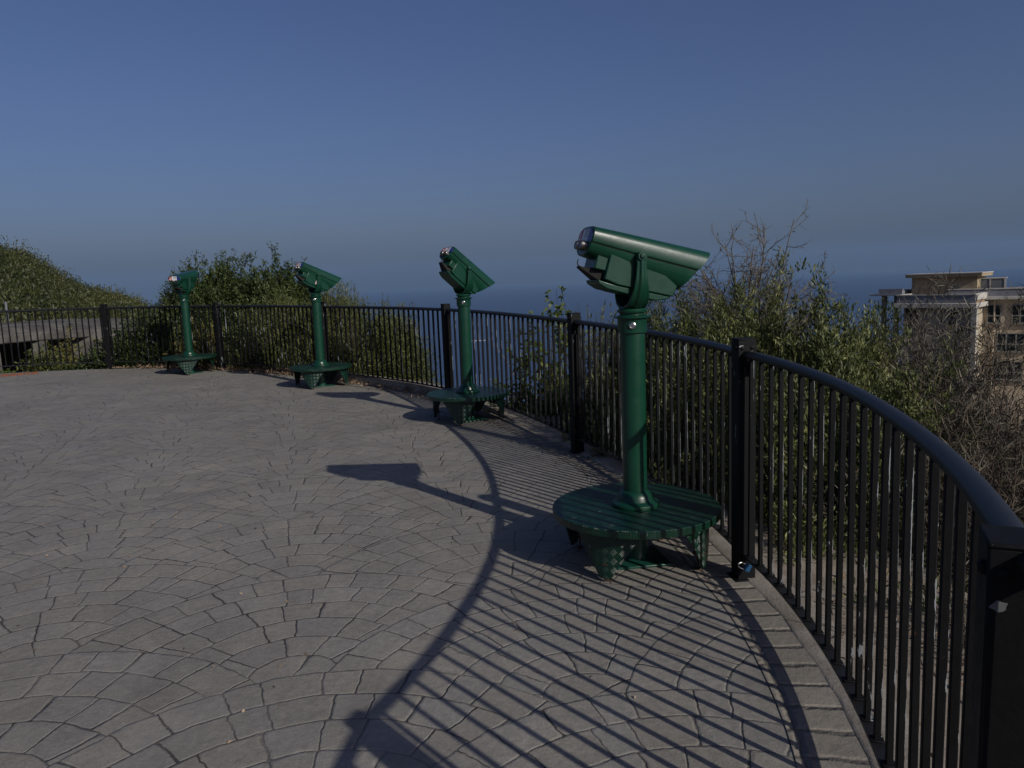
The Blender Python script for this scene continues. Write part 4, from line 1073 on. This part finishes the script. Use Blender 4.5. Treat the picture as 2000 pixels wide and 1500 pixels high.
# pale strip with the left block's sunlit side painted in; drain pipes
mb = MB(); LB.box(mb, -.24, .12, .05, .5, low, sof - .352); mb.build('sunlit_side_strip', MAT['trim'], bt)
mb = MB(); mb.lathe([(.06, low + 14), (.06, sof + 14 - .36)], 8, c=tuple(LB.P(-1.0, .36, 0) - Vector((BO.x, BO.y, 0)))); mb.build('drain_pipe', MAT['trim'], bt)
mb = MB(); mb.lathe([(.05, low + 14), (.05, sof + 14 + .1)], 8, c=tuple(RB.P(1.0, .42, 0) - Vector((BO.x, BO.y, 0)))); mb.build('drain_pipe', MAT['wall_cream'], bt)
def window(B, u0_, u1_, z0_, z1_, v, mull):
    t0 = .07
    mb = MB(); B.box(mb, u0_, u1_, v - .03, v + .1, z0_, z0_ + t0); B.box(mb, u0_, u1_, v - .03, v + .1, z1_ - t0, z1_)
    B.box(mb, u0_, u0_ + t0, v - .03, v + .1, z0_ + t0, z1_ - t0); B.box(mb, u1_ - t0, u1_, v - .03, v + .1, z0_ + t0, z1_ - t0)
    for f in mull: um = u0_ + (u1_ - u0_) * f; B.box(mb, um - .05, um + .05, v - .03, v + .1, z0_ + t0, z1_ - t0)
    zm = z0_ + (z1_ - z0_) * .4; B.box(mb, u0_ + t0, u1_ - t0, v - .026, v + .09, zm - .045, zm + .045)
    f = mb.build('window', MAT['winframe'], bt)
    mb = MB(); B.box(mb, u0_ + .02, u1_ - .02, v + .02, v + .06, z0_ + .02, z1_ - .02); mb.build('pane', MAT['winglass'], f)
    mb = MB(); B.box(mb, u0_ - .12, u1_ + .12, v - .1, v + .05, z0_ - .08, z0_ - .003); mb.build('sill', MAT['winframe'], f)
def wrow(y0, y1): return atd(1950, y1, DB + 3).z, atd(1950, y0, DB + 3).z
mp = m_px * 1.045
z0_, z1_ = wrow(595, 632)
window(RB, 13 * mp, 37 * mp, z0_, z1_, .42, (.5,)); window(RB, 54 * mp, 92 * mp, z0_, z1_, .42, (.36, .68))
z0_, z1_ = wrow(651, 687)
window(RB, 31 * mp, 78 * mp, z0_, z1_, .42, (.34, .68)); window(RB, 100 * mp, 150 * mp, z0_, z1_, .42, (.34, .68))
z0_, z1_ = wrow(706, 742)
window(RB, 31 * mp, 76 * mp, z0_, z1_, .42, (.34, .68)); window(RB, 100 * mp, 150 * mp, z0_, z1_, .42, (.34, .68))
z0_, z1_ = wrow(603, 632)
window(LB, -47 * mp, -31 * mp, z0_, z1_, .38, ())
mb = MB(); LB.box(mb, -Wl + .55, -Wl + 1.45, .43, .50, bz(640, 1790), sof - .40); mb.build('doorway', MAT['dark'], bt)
# roof clutter: boards and rubble, each pile a thing resting on the roof
def clutter(name, label, u, v, size, n, seed, B=LB, zz=None):
    r_ = random.Random(seed); mb = MB(); z = (roof - .32) if zz is None else zz
    for k in range(n):
        c = B.P(u + r_.uniform(-.5, .5) * size, v + r_.uniform(-.3, .3), z + .06 + .10 * k / max(1, n - 1))
        mb.box(c, (r_.uniform(.35, .9) * size, r_.uniform(.12, .3), r_.uniform(.06, .16)), Euler((r_.uniform(-.2, .2), r_.uniform(-.25, .25), r_.uniform(0, 3))).to_matrix())
    tag(mb.build(name, MAT['trim']), label, 'rubble')
clutter('rubble_pile', 'heap of pale boards on the roof in front of the stair head', -3.3, 1.7, 1.0, 5, 1)
clutter('rubble_pile', 'grey blocks on the roof left of the tank housing', -2.0, 1.6, .9, 5, 2)
clutter('rubble_pile', 'scattered debris on the roof at the right picture edge', 3.0, 2.4, 1.3, 6, 3, RB, roof + .05)

# ------------------------------------------------------------------ sea haze
mb = MB(); mb.box((0, 0, 200), (56000, 56000, 850))
hz = mb.build('haze', None); hz.data.materials.clear()
hm = bpy.data.materials.new('sea_haze'); hm.use_nodes = True; hm.node_tree.nodes.clear()
ho = hm.node_tree.nodes.new('ShaderNodeOutputMaterial'); hv = hm.node_tree.nodes.new('ShaderNodeVolumePrincipled')
hv.inputs['Density'].default_value = 4.6e-5; hv.inputs['Color'].default_value = (.29, .46, .71, 1); hv.inputs['Anisotropy'].default_value = 0.0
hm.node_tree.links.new(hv.outputs[0], ho.inputs['Volume']); hz.data.materials.append(hm)
tag(hz, 'thin blue sea haze over the far water', 'haze', kind='stuff')
